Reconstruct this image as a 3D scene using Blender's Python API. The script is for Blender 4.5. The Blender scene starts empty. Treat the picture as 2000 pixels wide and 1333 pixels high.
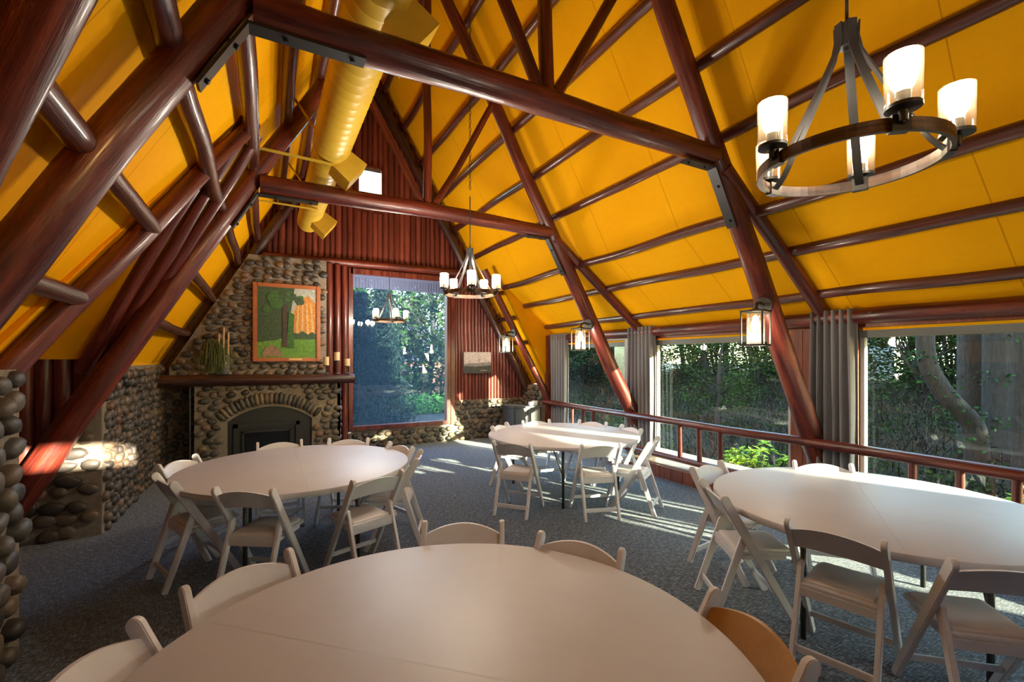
import bpy, bmesh, math, random
from mathutils import Vector, Matrix, Euler, noise
rad = math.radians
rng = random.Random(7)
SC = bpy.context.scene
COL = SC.collection

# ------------------------------------------------------------------ camera
cam = bpy.data.cameras.new('camera'); camo = bpy.data.objects.new('camera', cam); COL.objects.link(camo)
cam.sensor_width = 36; cam.lens = 36*884/2000; cam.shift_y = (702-666.5)/2000
cam.clip_start = 0.05; cam.clip_end = 500
camo.location = (0, 0, 1.70); camo.rotation_euler = (rad(90), 0, rad(-28.5))
SC.camera = camo
# ------------------------------------------------------------------ view, world, sun
SC.view_settings.view_transform = 'Standard'; SC.view_settings.look = 'None'
SC.view_settings.gamma = 1; SC.view_settings.use_curve_mapping = False
SC.view_settings.exposure = 0.95
SC.cycles.use_denoising = True
SC.cycles.max_bounces = 8; SC.cycles.transparent_max_bounces = 12
SC.cycles.sample_clamp_indirect = 4
SUN_EL, SUN_TX, SUN_TY = 10.0, -0.40, 0.9165          # elevation, travel direction on the ground
W = bpy.data.worlds.new('world'); SC.world = W; W.use_nodes = True
wn = W.node_tree.nodes; wl = W.node_tree.links; wn.clear()
sky = wn.new('ShaderNodeTexSky'); sky.sky_type = 'NISHITA'; sky.sun_disc = False
sky.sun_elevation = rad(14); sky.sun_rotation = rad(156); sky.air_density = 1.0; sky.dust_density = 0.6
bgn = wn.new('ShaderNodeBackground'); bgn.inputs['Strength'].default_value = 2.0
wo = wn.new('ShaderNodeOutputWorld')
wl.new(sky.outputs[0], bgn.inputs[0]); wl.new(bgn.outputs[0], wo.inputs[0])
sl = bpy.data.lights.new('sun', 'SUN'); sl.energy = 30.0; sl.angle = rad(0.6); sl.color = (1.0, 0.86, 0.66)
so = bpy.data.objects.new('sun', sl); COL.objects.link(so); so.location = (10, -20, 10)
tv = Vector((SUN_TX, SUN_TY, -math.tan(rad(SUN_EL))))
so.rotation_euler = tv.to_track_quat('-Z', 'Y').to_euler()
def portal(x, y, z, sx, sy, rot):
    l = bpy.data.lights.new('daylight_portal', 'AREA'); l.shape = 'RECTANGLE'; l.size = sx; l.size_y = sy
    l.cycles.is_portal = True
    o = bpy.data.objects.new('daylight_portal', l); COL.objects.link(o); o.location = (x, y, z); o.rotation_euler = rot
for y0, y1 in ((-3.2, -0.6), (-0.2, 2.4), (3.1, 5.3), (5.9, 8.0)):
    portal(5.62, (y0+y1)/2, 1.07, 1.8, y1-y0, (0, rad(90), 0))
portal(2.34, 9.15, 1.85, 1.9, 2.9, (rad(-90), 0, 0))
BULB = 11.0      # watts of one chandelier bulb
LANT = 9.0

# ------------------------------------------------------------------ materials
def mat(name, rough=0.5, base=(0.5, 0.5, 0.5), metal=0.0, coat=0.0, spec=0.5):
    m = bpy.data.materials.new(name); m.use_nodes = True
    b = m.node_tree.nodes['Principled BSDF']
    b.inputs['Base Color'].default_value = (*base, 1); b.inputs['Roughness'].default_value = rough
    b.inputs['Metallic'].default_value = metal; b.inputs['Coat Weight'].default_value = coat
    b.inputs['Coat Roughness'].default_value = 0.15
    b.inputs['Specular IOR Level'].default_value = spec
    return m
class N:
    def __init__(s, m): s.t = m.node_tree; s.b = s.t.nodes['Principled BSDF']
    def new(s, t, **k):
        n = s.t.nodes.new(t)
        for a, v in k.items():
            if a in n.inputs: n.inputs[a].default_value = v
            else: setattr(n, a, v)
        return n
    def link(s, a, b): s.t.links.new(a, b)
    def coord(s, scale=(1, 1, 1), kind='Object'):
        c = s.new('ShaderNodeTexCoord'); mp = s.new('ShaderNodeMapping'); mp.inputs['Scale'].default_value = scale
        s.link(c.outputs[kind], mp.inputs[0]); return mp.outputs[0]
    def noise(s, vec, scale=5, detail=4, rough=0.55, dist=0.0):
        n = s.new('ShaderNodeTexNoise'); n.inputs['Scale'].default_value = scale; n.inputs['Detail'].default_value = detail
        n.inputs['Roughness'].default_value = rough; n.inputs['Distortion'].default_value = dist
        s.link(vec, n.inputs['Vector']); return n.outputs['Fac']
    def ramp(s, fac, stops, interp='LINEAR'):
        r = s.new('ShaderNodeValToRGB'); r.color_ramp.interpolation = interp; e = r.color_ramp.elements
        while len(e) < len(stops): e.new(0.5)
        for el, (p, c) in zip(e, stops): el.position = p; el.color = (*c, 1)
        s.link(fac, r.inputs[0]); return r.outputs[0]
    def mix(s, fac, a, b, mode='MIX'):
        m = s.new('ShaderNodeMixRGB', blend_type=mode)
        for i, v in ((0, fac), (1, a), (2, b)):
            if hasattr(v, 'links'): s.link(v, m.inputs[i])
            else: m.inputs[i].default_value = v if i == 0 else (*v, 1)
        return m.outputs[0]
    def bump(s, h, strength=0.3, dist=0.02):
        n = s.new('ShaderNodeBump'); n.inputs['Strength'].default_value = strength; n.inputs['Distance'].default_value = dist
        s.link(h, n.inputs['Height']); s.link(n.outputs[0], s.b.inputs['Normal'])
    def base(s, c): s.link(c, s.b.inputs['Base Color'])
    def roughn(s, c): s.link(c, s.b.inputs['Roughness'])

def m_log(name, dark, mid, hot, rough=0.32, coat=0.35):
    m = mat(name, rough, mid, coat=coat); n = N(m)
    v = n.coord((7, 7, 0.7)); a = n.noise(v, 1.6, 6, 0.6, 0.6)
    c = n.ramp(a, [(0.30, dark), (0.50, mid), (0.72, hot)])
    v2 = n.coord((26, 26, 1.1)); g = n.noise(v2, 2.0, 5, 0.65)
    gr = n.ramp(g, [(0.32, (0.25, 0.25, 0.25)), (0.48, (1, 1, 1))])
    c = n.mix(0.55, c, gr, 'MULTIPLY')
    kn = n.new('ShaderNodeTexVoronoi'); kn.inputs['Scale'].default_value = 2.6; n.link(n.coord((1.6, 1.6, 1)), kn.inputs['Vector'])
    kr = n.ramp(kn.outputs['Distance'], [(0.03, (0.12, 0.08, 0.08)), (0.09, (1, 1, 1))])
    c = n.mix(0.8, c, kr, 'MULTIPLY'); n.base(c)
    rr = n.ramp(n.noise(v, 2.5, 5), [(0.3, (0.22,)*3), (0.7, (0.5,)*3)]); n.roughn(rr)
    n.bump(g, 0.35, 0.012); return m
M = {}
M['log'] = m_log('varnished_red_log', (0.036, 0.006, 0.005), (0.115, 0.017, 0.009), (0.27, 0.052, 0.02), 0.34, 0.22)
M['darklog'] = m_log('dark_brown_log', (0.016, 0.006, 0.005), (0.042, 0.013, 0.009), (0.09, 0.028, 0.018), 0.4, 0.15)
M['purlin'] = m_log('dark_varnished_pole', (0.04, 0.010, 0.008), (0.085, 0.02, 0.013), (0.17, 0.045, 0.025), 0.3, 0.5)
M['slab'] = m_log('red_log_siding', (0.06, 0.012, 0.009), (0.14, 0.026, 0.015), (0.24, 0.05, 0.03), 0.4, 0.2)
def m_siding():
    m = mat('red_pole_siding', 0.38, (0.15, 0.03, 0.02), coat=0.2); n = N(m)
    ri = n.new('ShaderNodeNewGeometry').outputs['Random Per Island']
    c = n.ramp(ri, [(0.0, (0.09, 0.016, 0.011)), (0.5, (0.16, 0.03, 0.018)), (1.0, (0.23, 0.05, 0.028))])
    g = n.noise(n.coord((14, 14, 1.2)), 2.2, 5, 0.6)
    c = n.mix(0.6, c, n.ramp(g, [(0.3, (0.3,)*3), (0.55, (1.1,)*3)]), 'MULTIPLY'); n.base(c)
    n.bump(g, 0.25, 0.01); return m
M['siding'] = m_siding()
def m_yellow():
    m = mat('amber_painted_panel', 0.55, (0.66, 0.30, 0.012), spec=0.015); n = N(m)
    a = n.noise(n.coord((1, 1, 1)), 0.8, 5, 0.6); b = n.noise(n.coord((1, 1, 1)), 14, 5, 0.6)
    c = n.ramp(a, [(0.3, (0.90, 0.40, 0.004)), (0.7, (0.96, 0.46, 0.007))])
    c = n.mix(0.10, c, n.ramp(b, [(0.3, (0.7, 0.65, 0.6)), (0.6, (1, 1, 1))]), 'MULTIPLY'); sp = n.new('ShaderNodeSeparateXYZ'); n.link(n.coord((1, 1/1.22, 1)), sp.inputs[0])
    fr = n.new('ShaderNodeMath', operation='FRACT'); n.link(sp.outputs['Y'], fr.inputs[0])
    c = n.mix(1.0, c, n.ramp(fr.outputs[0], [(0.0, (0.72, 0.66, 0.6)), (0.005, (1, 1, 1))], 'CONSTANT'), 'MULTIPLY'); n.base(c)
    n.bump(b, 0.08, 0.01); return m
M['yellow'] = m_yellow()
def m_stone():
    m = mat('river_cobble', 0.5, (0.2, 0.17, 0.13)); n = N(m)
    ri = n.new('ShaderNodeNewGeometry').outputs['Random Per Island']
    c = n.ramp(ri, [(0.0, (0.028, 0.024, 0.02)), (0.25, (0.055, 0.050, 0.042)), (0.5, (0.09, 0.074, 0.056)), (0.65, (0.13, 0.095, 0.062)),
                    (0.78, (0.085, 0.082, 0.076)), (0.9, (0.18, 0.125, 0.078)), (1.0, (0.17, 0.09, 0.055))])
    b = n.noise(n.coord(), 22, 6, 0.65)
    c = n.mix(0.55, c, n.ramp(b, [(0.3, (0.45,)*3), (0.65, (1.25, 1.2, 1.15))]), 'MULTIPLY'); n.base(c)
    n.bump(b, 0.35, 0.01); return m
M['stone'] = m_stone()
def m_mortar():
    m = mat('sandy_mortar', 0.95, (0.3, 0.24, 0.16), spec=0.2); n = N(m)
    b = n.noise(n.coord(), 30, 6, 0.7); a = n.noise(n.coord(), 3, 4)
    c = n.mix(0.5, n.ramp(b, [(0.3, (0.13, 0.105, 0.078)), (0.7, (0.30, 0.25, 0.19))]), n.ramp(a, [(0.3, (0.17, 0.14, 0.10)), (0.7, (0.36, 0.30, 0.235))])); n.base(c)
    n.bump(b, 0.6, 0.02); return m
M['mortar'] = m_mortar()
def m_carpet():
    m = mat('grey_blue_loop_carpet', 0.95, (0.09, 0.1, 0.115), spec=0.15); n = N(m)
    v = n.coord((20, 110, 1)); a = n.noise(v, 1.0, 3, 0.6)
    v2 = n.coord((110, 20, 1)); b = n.noise(v2, 1.0, 3, 0.6)
    big = n.noise(n.coord((1.2, 1.2, 1)), 1.0, 3)
    k = n.mix(0.5, n.ramp(a, [(0.35, (0.0,)*3), (0.65, (1,)*3)]), n.ramp(b, [(0.35, (0.0,)*3), (0.65, (1,)*3)]))
    c = n.ramp(k, [(0.30, (0.022, 0.030, 0.043)), (0.55, (0.070, 0.095, 0.130)), (0.85, (0.25, 0.30, 0.37))])
    c = n.mix(0.2, c, n.ramp(big, [(0.3, (0.5,)*3), (0.7, (1.2,)*3)]), 'MULTIPLY'); n.base(c)
    n.b.inputs['Sheen Weight'].default_value = 0.35; n.b.inputs['Sheen Roughness'].default_value = 0.4
    n.bump(k, 0.5, 0.012); return m
M['carpet'] = m_carpet()
def m_white(name, base, rough, sc=20, k=0.82):
    m = mat(name, rough, base); n = N(m)
    b = n.noise(n.coord(), sc, 5, 0.65)
    lo = tuple(x*k for x in base)
    n.base(n.ramp(b, [(0.32, lo), (0.55, base)])); n.bump(b, 0.05, 0.004); return m
M['chair'] = m_white('white_painted_chair', (0.72, 0.715, 0.75), 0.42, 9, .93)
M['pad'] = m_white('ivory_vinyl_pad', (0.76, 0.72, 0.71), 0.5, 9, .93)
M['chairbrown'] = m_white('tan_chair_resin', (0.55, 0.31, 0.12), 0.42, 9)
M['table'] = m_white('off_white_tabletop', (0.575, 0.565, 0.59), 0.45, 3, .95)
M['tleg'] = mat('grey_table_leg', 0.4, (0.10, 0.10, 0.09), metal=0.6)
M['bronze'] = mat('dark_bronze', 0.42, (0.05, 0.045, 0.04), metal=0.5)
M['iron'] = mat('brushed_iron_strap', 0.42, (0.06, 0.058, 0.058), metal=0.7)
def m_ring():
    m = mat('wood_look_ring', 0.4, (0.2, 0.09, 0.04)); n = N(m)
    n.base(n.ramp(n.noise(n.coord((3, 3, 30)), 2.0, 5), [(0.35, (0.03, 0.013, 0.007)), (0.65, (0.15, 0.065, 0.022))])); return m
M['ring'] = m_ring()
M['plate'] = mat('black_steel_plate', 0.45, (0.03, 0.028, 0.03), metal=0.3)
def m_duct():
    m = mat('yellow_painted_duct', 0.36, (0.72, 0.45, 0.04)); n = N(m)
    a = n.noise(n.coord(), 2.5, 5)
    n.base(n.ramp(a, [(0.3, (0.62, 0.38, 0.03)), (0.7, (0.75, 0.50, 0.05))])); return m
M['duct'] = m_duct()
def m_curtain():
    m = mat('grey_curtain_cloth', 0.85, (0.23, 0.21, 0.20), spec=0.2); n = N(m)
    n.b.inputs['Sheen Weight'].default_value = 0.2
    b = n.noise(n.coord((60, 60, 60)), 3, 3); n.base(n.ramp(b, [(0.3, (0.20, 0.195, 0.205)), (0.7, (0.28, 0.275, 0.29))])); return m
M['curtain'] = m_curtain()
M['valance'] = mat('blue_grey_valance', 0.8, (0.16, 0.20, 0.36))
M['firemetal'] = mat('dark_grey_fireplace_steel', 0.5, (0.014, 0.013, 0.012), metal=0.0)
M['firehole'] = mat('black_firebox_glass', 0.12, (0.008, 0.008, 0.008))
def m_cedar():
    m = mat('orange_cedar_board', 0.45, (0.3, 0.07, 0.02), coat=0.2); n = N(m)
    g = n.noise(n.coord((12, 12, 1)), 2.5, 5)
    n.base(n.ramp(g, [(0.3, (0.14, 0.026, 0.010)), (0.7, (0.32, 0.07, 0.020))])); return m
M['cedar'] = m_cedar()
M['greyframe'] = mat('grey_window_head', 0.6, (0.20, 0.21, 0.19))
M['whiteframe'] = mat('white_window_frame', 0.5, (0.5, 0.52, 0.5))
def m_glass(name, tint, veil, dcol, gloss=0.9):
    m = bpy.data.materials.new(name); m.use_nodes = True; t = m.node_tree; t.nodes.clear()
    o = t.nodes.new('ShaderNodeOutputMaterial'); tr = t.nodes.new('ShaderNodeBsdfTransparent'); tr.inputs[0].default_value = (*tint, 1)
    gl = t.nodes.new('ShaderNodeBsdfGlossy'); gl.inputs['Roughness'].default_value = 0.0; gl.inputs[0].default_value = (gloss, gloss, gloss, 1)
    fr = t.nodes.new('ShaderNodeLayerWeight'); fr.inputs['Blend'].default_value = 0.5
    pw = t.nodes.new('ShaderNodeMath'); pw.operation = 'POWER'; pw.inputs[1].default_value = 5; t.links.new(fr.outputs['Facing'], pw.inputs[0])
    ma = t.nodes.new('ShaderNodeMath'); ma.operation = 'MULTIPLY_ADD'; ma.inputs[1].default_value = 0.9; ma.inputs[2].default_value = 0.04; t.links.new(pw.outputs[0], ma.inputs[0])
    mx = t.nodes.new('ShaderNodeMixShader'); t.links.new(ma.outputs[0], mx.inputs[0]); t.links.new(tr.outputs[0], mx.inputs[1]); t.links.new(gl.outputs[0], mx.inputs[2])
    df = t.nodes.new('ShaderNodeBsdfTranslucent'); df.inputs[0].default_value = (*dcol, 1)
    m2 = t.nodes.new('ShaderNodeMixShader'); m2.inputs[0].default_value = veil  # translucent share that lays a haze over the glass
    t.links.new(mx.outputs[0], m2.inputs[1]); t.links.new(df.outputs[0], m2.inputs[2]); t.links.new(m2.outputs[0], o.inputs[0])
    return m
M['glass'] = m_glass('window_glass', (0.84, 0.91, 0.86), 0.0005, (0.8, 0.9, 0.9), 0.6)
M['glassblue'] = m_glass('blue_veil_window_glass', (0.80, 0.90, 0.97), 0.014, (0.45, 0.7, 1.0))  # bluish reflected haze put into the glass as a translucent colour
M['seeded'] = m_glass('seeded_glass', (0.97, 0.95, 0.9), 0.03, (1.0, 0.9, 0.75))
def m_emit(name, col, s):
    m = bpy.data.materials.new(name); m.use_nodes = True; t = m.node_tree; t.nodes.clear()
    o = t.nodes.new('ShaderNodeOutputMaterial'); e = t.nodes.new('ShaderNodeEmission'); e.inputs[0].default_value = (*col, 1); e.inputs[1].default_value = s
    t.links.new(e.outputs[0], o.inputs[0]); return m
M['bulb'] = m_emit('lit_bulb', (1.0, 0.76, 0.42), 30)
def m_leaf(name, a, b, rough=0.5, trans=0.25):
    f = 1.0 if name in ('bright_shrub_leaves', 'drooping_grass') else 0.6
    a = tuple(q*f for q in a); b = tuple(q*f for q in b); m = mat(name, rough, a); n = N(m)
    ri = n.new('ShaderNodeNewGeometry').outputs['Random Per Island']
    c = n.ramp(ri, [(0.0, a), (1.0, b)]); n.base(c)
    n.b.inputs['Specular IOR Level'].default_value = 0.08; n.b.inputs['Roughness'].default_value = 0.8
    return m
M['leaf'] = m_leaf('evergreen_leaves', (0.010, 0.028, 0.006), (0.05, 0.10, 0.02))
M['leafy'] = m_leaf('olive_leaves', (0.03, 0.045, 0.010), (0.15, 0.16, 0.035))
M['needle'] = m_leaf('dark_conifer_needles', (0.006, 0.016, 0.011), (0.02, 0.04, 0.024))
M['rhodo'] = m_leaf('bright_shrub_leaves', (0.09, 0.20, 0.015), (0.36, 0.46, 0.05))
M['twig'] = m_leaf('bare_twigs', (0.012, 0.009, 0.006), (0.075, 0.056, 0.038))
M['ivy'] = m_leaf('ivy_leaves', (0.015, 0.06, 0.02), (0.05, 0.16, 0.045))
def m_bark(name, a, b):
    m = mat(name, 0.9, a); n = N(m)
    g = n.noise(n.coord((14, 14, 2.5)), 2, 6, 0.7); n.base(n.ramp(g, [(0.35, a), (0.7, b)])); n.bump(g, 0.8, 0.05); return m
M['bark'] = m_bark('dark_bark', (0.008, 0.007, 0.006), (0.035, 0.031, 0.028))
M['palebark'] = m_bark('pale_bark', (0.12, 0.10, 0.08), (0.34, 0.30, 0.25))
def m_ground():
    m = mat('leaf_litter_bank', 0.95, (0.06, 0.05, 0.03)); n = N(m)
    b = n.noise(n.coord(), 2.5, 7, 0.7); n.base(n.ramp(b, [(0.35, (0.012, 0.014, 0.008)), (0.55, (0.04, 0.034, 0.02)), (0.7, (0.035, 0.05, 0.015))])); n.bump(b, 0.8, 0.1); return m
M['ground'] = m_ground()
M['grass'] = mat('grass_green', 0.9, (0.10, 0.24, 0.03))
M['vase'] = mat('clear_vase', 0.1, (0.4, 0.42, 0.4)); M['vase'].node_tree.nodes['Principled BSDF'].inputs['Transmission Weight'].default_value = 0.7
M['reed'] = mat('dry_reed', 0.7, (0.55, 0.36, 0.16))
M['drygrass'] = m_leaf('drooping_grass', (0.06, 0.09, 0.03), (0.20, 0.22, 0.09))
M['candle'] = mat('ivory_wax', 0.5, (0.62, 0.46, 0.26))
M['frame'] = m_white('orange_wood_frame', (0.42, 0.13, 0.04), 0.35, 12)
M['brass'] = mat('brass_plaque', 0.35, (0.6, 0.42, 0.15), metal=0.8)
M['housewhite'] = mat('pale_house_wall', 0.8, (0.75, 0.72, 0.68)); M['houseroof'] = mat('house_roof', 0.8, (0.12, 0.12, 0.13))
M['housebrick'] = mat('orange_brick_house', 0.8, (0.55, 0.22, 0.12)); M['hedge'] = m_leaf('hedge_leaves', (0.06, 0.18, 0.03), (0.16, 0.4, 0.08))
M['cabinet'] = mat('dark_cabinet', 0.5, (0.05, 0.048, 0.05)); M['paper'] = mat('white_card', 0.6, (0.8, 0.8, 0.8))
M['sill'] = mat('pale_sill', 0.35, (0.30, 0.22, 0.16))
def flat(name, c, r=0.7): 
    m = mat(name, r, c); n = N(m); b = n.noise(n.coord(), 26, 5, 0.7)
    n.base(n.ramp(b, [(0.3, tuple(x*0.55 for x in c)), (0.7, tuple(min(1, x*1.35) for x in c))])); return m

# ------------------------------------------------------------------ mesh helpers
class MB:
    def __init__(s): s.v = []; s.f = []; s.m = []; s.cur = 0
    def add(s, vs, fs):
        o = len(s.v); s.v += [tuple(x) for x in vs]; s.f += [tuple(i+o for i in f) for f in fs]; s.m += [s.cur]*len(fs); return s
    def box(s, c, d, rot=None):
        hx, hy, hz = d[0]/2, d[1]/2, d[2]/2
        vs = [Vector((x, y, z)) for x in (-hx, hx) for y in (-hy, hy) for z in (-hz, hz)]
        if rot is not None: vs = [rot @ v for v in vs]
        vs = [v+Vector(c) for v in vs]
        return s.add(vs, [(0, 1, 3, 2), (4, 6, 7, 5), (0, 4, 5, 1), (2, 3, 7, 6), (0, 2, 6, 4), (1, 5, 7, 3)])
    def tube(s, pts, r, n=8, cap=True):
        P = [Vector(p) for p in pts]; rs = r if hasattr(r, '__len__') else [r]*len(P)
        t0 = (P[1]-P[0]).normalized(); up = Vector((0, 0, 1)) if abs(t0.z) < .9 else Vector((1, 0, 0))
        a = t0.cross(up).normalized(); vs = []
        for i, p in enumerate(P):
            t = (P[min(i+1, len(P)-1)]-P[max(i-1, 0)]).normalized()
            a = (a-t*a.dot(t)).normalized(); b = t.cross(a)
            for k in range(n):
                th = 2*math.pi*k/n; vs.append(p+(a*math.cos(th)+b*math.sin(th))*rs[i])
        fs = [(i*n+k, i*n+(k+1) % n, (i+1)*n+(k+1) % n, (i+1)*n+k) for i in range(len(P)-1) for k in range(n)]
        if cap: fs += [tuple(range(n))[::-1], tuple((len(P)-1)*n+k for k in range(n))]
        return s.add(vs, fs)
    def strap(s, pts, w, t, side):
        """flat bar along pts; w across the 'side' direction, t thick"""
        P = [Vector(p) for p in pts]; S = Vector(side).normalized(); vs = []
        for i, p in enumerate(P):
            tg = (P[min(i+1, len(P)-1)]-P[max(i-1, 0)]).normalized(); nn = tg.cross(S).normalized()
            for a, b in ((-1, -1), (1, -1), (1, 1), (-1, 1)): vs.append(p+S*(a*w/2)+nn*(b*t/2))
        fs = [(i*4+k, i*4+(k+1) % 4, (i+1)*4+(k+1) % 4, (i+1)*4+k) for i in range(len(P)-1) for k in range(4)]
        L = (len(P)-1)*4; fs += [(3, 2, 1, 0), (L, L+1, L+2, L+3)]
        return s.add(vs, fs)
    def lathe(s, prof, n=20, c=(0, 0, 0), rot=None):
        vs = []; c = Vector(c)
        for r, z in prof:
            for k in range(n):
                th = 2*math.pi*k/n; v = Vector((r*math.cos(th), r*math.sin(th), z))
                vs.append((rot @ v if rot is not None else v)+c)
        fs = [(i*n+k, i*n+(k+1) % n, (i+1)*n+(k+1) % n, (i+1)*n+k) for i in range(len(prof)-1) for k in range(n)]
        return s.add(vs, fs)
    def prism(s, poly, f0, f1):
        """poly: 2D points; f0,f1 map a 2D point to 3D on the two faces"""
        n = len(poly); vs = [f0(p) for p in poly]+[f1(p) for p in poly]
        fs = [tuple(range(n))[::-1], tuple(n+k for k in range(n))]+[(k, (k+1) % n, n+(k+1) % n, n+k) for k in range(n)]
        return s.add(vs, fs)
    def mesh(s, name, mats, smooth=False, bevel=0, auto=None):
        me = bpy.data.meshes.new(name); me.from_pydata([tuple(v) for v in s.v], [], s.f); me.update()
        for m in (mats if isinstance(mats, (list, tuple)) else [mats]): me.materials.append(m)
        if len(me.materials) > 1: me.polygons.foreach_set('material_index', s.m)
        bm = bmesh.new(); bm.from_mesh(me); bmesh.ops.recalc_face_normals(bm, faces=bm.faces)
        if bevel: bmesh.ops.bevel(bm, geom=list(bm.edges), offset=bevel, segments=2, affect='EDGES', clamp_overlap=True)
        bm.to_mesh(me); bm.free()
        if smooth: me.polygons.foreach_set('use_smooth', [True]*len(me.polygons))
        if auto is not None:
            me.polygons.foreach_set('use_smooth', [True]*len(me.polygons)); me.set_sharp_from_angle(angle=rad(auto))
        return me
    def build(s, name, mats, parent=None, **k):
        o = bpy.data.objects.new(name, s.mesh(name, mats, **k)); COL.objects.link(o)
        if parent is not None: o.parent = parent
        return o
def tag(o, label=None, cat=None, group=None, kind=None):
    if label: o['label'] = label
    if cat: o['category'] = cat
    if group: o['group'] = group
    if kind: o['kind'] = kind
    return o
def empty(name, loc=(0, 0, 0), rz=0, **k):
    o = bpy.data.objects.new(name, None); COL.objects.link(o); o.location = loc; o.rotation_euler = (0, 0, rz); o.empty_display_size = 0.1
    return tag(o, **k)
def struct(o): o['kind'] = 'structure'; return o
def copy_tree(o, parent=None):
    c = o.copy(); COL.objects.link(c); c.parent = parent
    for ch in o.children: copy_tree(ch, c)
    return c
def log(name, p0, p1, r0, r1, m, parent=None, n=14, wob=0.012, seed=None, sag=0):
    """a natural pole from p0 to p1 (parent coordinates); its mesh runs along local Z"""
    R = random.Random(seed if seed is not None else rng.random())
    p0 = Vector(p0); p1 = Vector(p1); d = p1-p0; L = d.length; k = max(4, int(L/0.22)); ph = R.random()*50
    vs = []; fs = []
    for i in range(k+1):
        t = i/k; z = t*L; r = r0+(r1-r0)*t
        ox = wob*noise.noise((z*0.8, ph, 0)); oy = wob*noise.noise((z*0.8, ph, 9))
        for j in range(n):
            th = 2*math.pi*j/n
            rr = r*(1+0.09*noise.noise((math.cos(th)*1.1, math.sin(th)*1.1, z*1.6+ph)))
            vs.append((ox+rr*math.cos(th), oy+rr*math.sin(th), z))
    for i in range(k):
        for j in range(n): fs.append((i*n+j, i*n+(j+1) % n, (i+1)*n+(j+1) % n, (i+1)*n+j))
    fs += [tuple(range(n))[::-1], tuple(k*n+j for j in range(n))]
    b = MB(); b.add(vs, fs); o = b.build(name, m, parent, auto=50)
    q = d.to_track_quat('Z', 'Y'); o.rotation_mode = 'QUATERNION'; o.rotation_quaternion = q; o.location = p0
    return o

# ------------------------------------------------------------------ room numbers
RX, RZ, TZ = 1.80, 6.81, 3.57                 # ridge, tie beam height
S = 1.732
YB, YG = -3.5, 8.90                           # back wall, far gable wall
def rafR(z): return 3.67+(TZ-z)/S
def rafL(z): return -0.15-(TZ-z)/S
OFF = 0.28
def panR(z): return rafR(z)+OFF
def panL(z): return rafL(z)+.08-OFF
ZR = TZ+(panR(TZ)-RX)*S                       # panel ridge
def dorz(x): return 6.48-0.79*x
DX0, DZ0 = 4.17, 3.19
YD = 8.10

# floor, walls --------------------------------------------------------
struct(MB().box((1.2, 2.7, -0.1), (9.6, 12.9, 0.2)).build('floor', M['carpet']))
T = 0.06
def panel(name, pts, nrm, m=M['yellow']):
    """a roof lining board: polygon pts pushed outward along nrm"""
    nv = Vector(nrm).normalized()*T; b = MB()
    b.prism(pts, lambda p: Vector(p), lambda p: Vector(p)+nv)
    return struct(b.build(name, m))
nR = (S, 0, 1); nL = (-S, 0, 1)
panel('ceiling', [(RX, YB, ZR), (RX, YD, ZR), (DX0, YD, DZ0), (DX0, YB, DZ0)], nR)
panel('ceiling', [(RX, YD, ZR), (RX, YG+.1, ZR), (panR(1.15), YG+.1, 1.15), (panR(1.15), YD, 1.15)], nR)
panel('ceiling', [(DX0, YB, DZ0), (DX0, YD, DZ0), (5.75, YD, dorz(5.75)), (5.75, YB, dorz(5.75))], (0.79, 0, 1))
AY = 4.75; BY = 1.52; AZ = 3.83                          # apex of the side gable opening in the low slope
zl = 1.60
panel('ceiling', [(RX, YB, ZR), (RX, YG+.1, ZR), (panL(zl), YG+.1, zl), (panL(zl), 5.85, zl), (panL(AZ), AY, AZ), (panL(zl), 3.65, zl), (panL(zl), 2.62, zl), (panL(AZ), BY, AZ), (panL(zl), .42, zl), (panL(zl), YB, zl)], nL)
sl2 = (AZ-1.80)/1.0
xe = -4.2
for gy in (AY, BY):
    for q in (1, -1):
        panel('ceiling', [(panL(AZ), gy, AZ), (xe, gy, AZ), (xe, gy+q*1.05, AZ-sl2*1.05), (panL(zl)+.12, gy+q*1.05, AZ-sl2*1.05)], (0, q*sl2, 1))
# cheek board of the dormer
b = MB(); b.prism([(DX0, DZ0), (5.75, dorz(5.75)), (5.75, 1.0), (panR(1.0), 1.0)], lambda p: Vector((p[0], YD-.02, p[1])), lambda p: Vector((p[0], YD+.04, p[1])))
struct(b.build('ceiling', M['yellow']))

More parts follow.
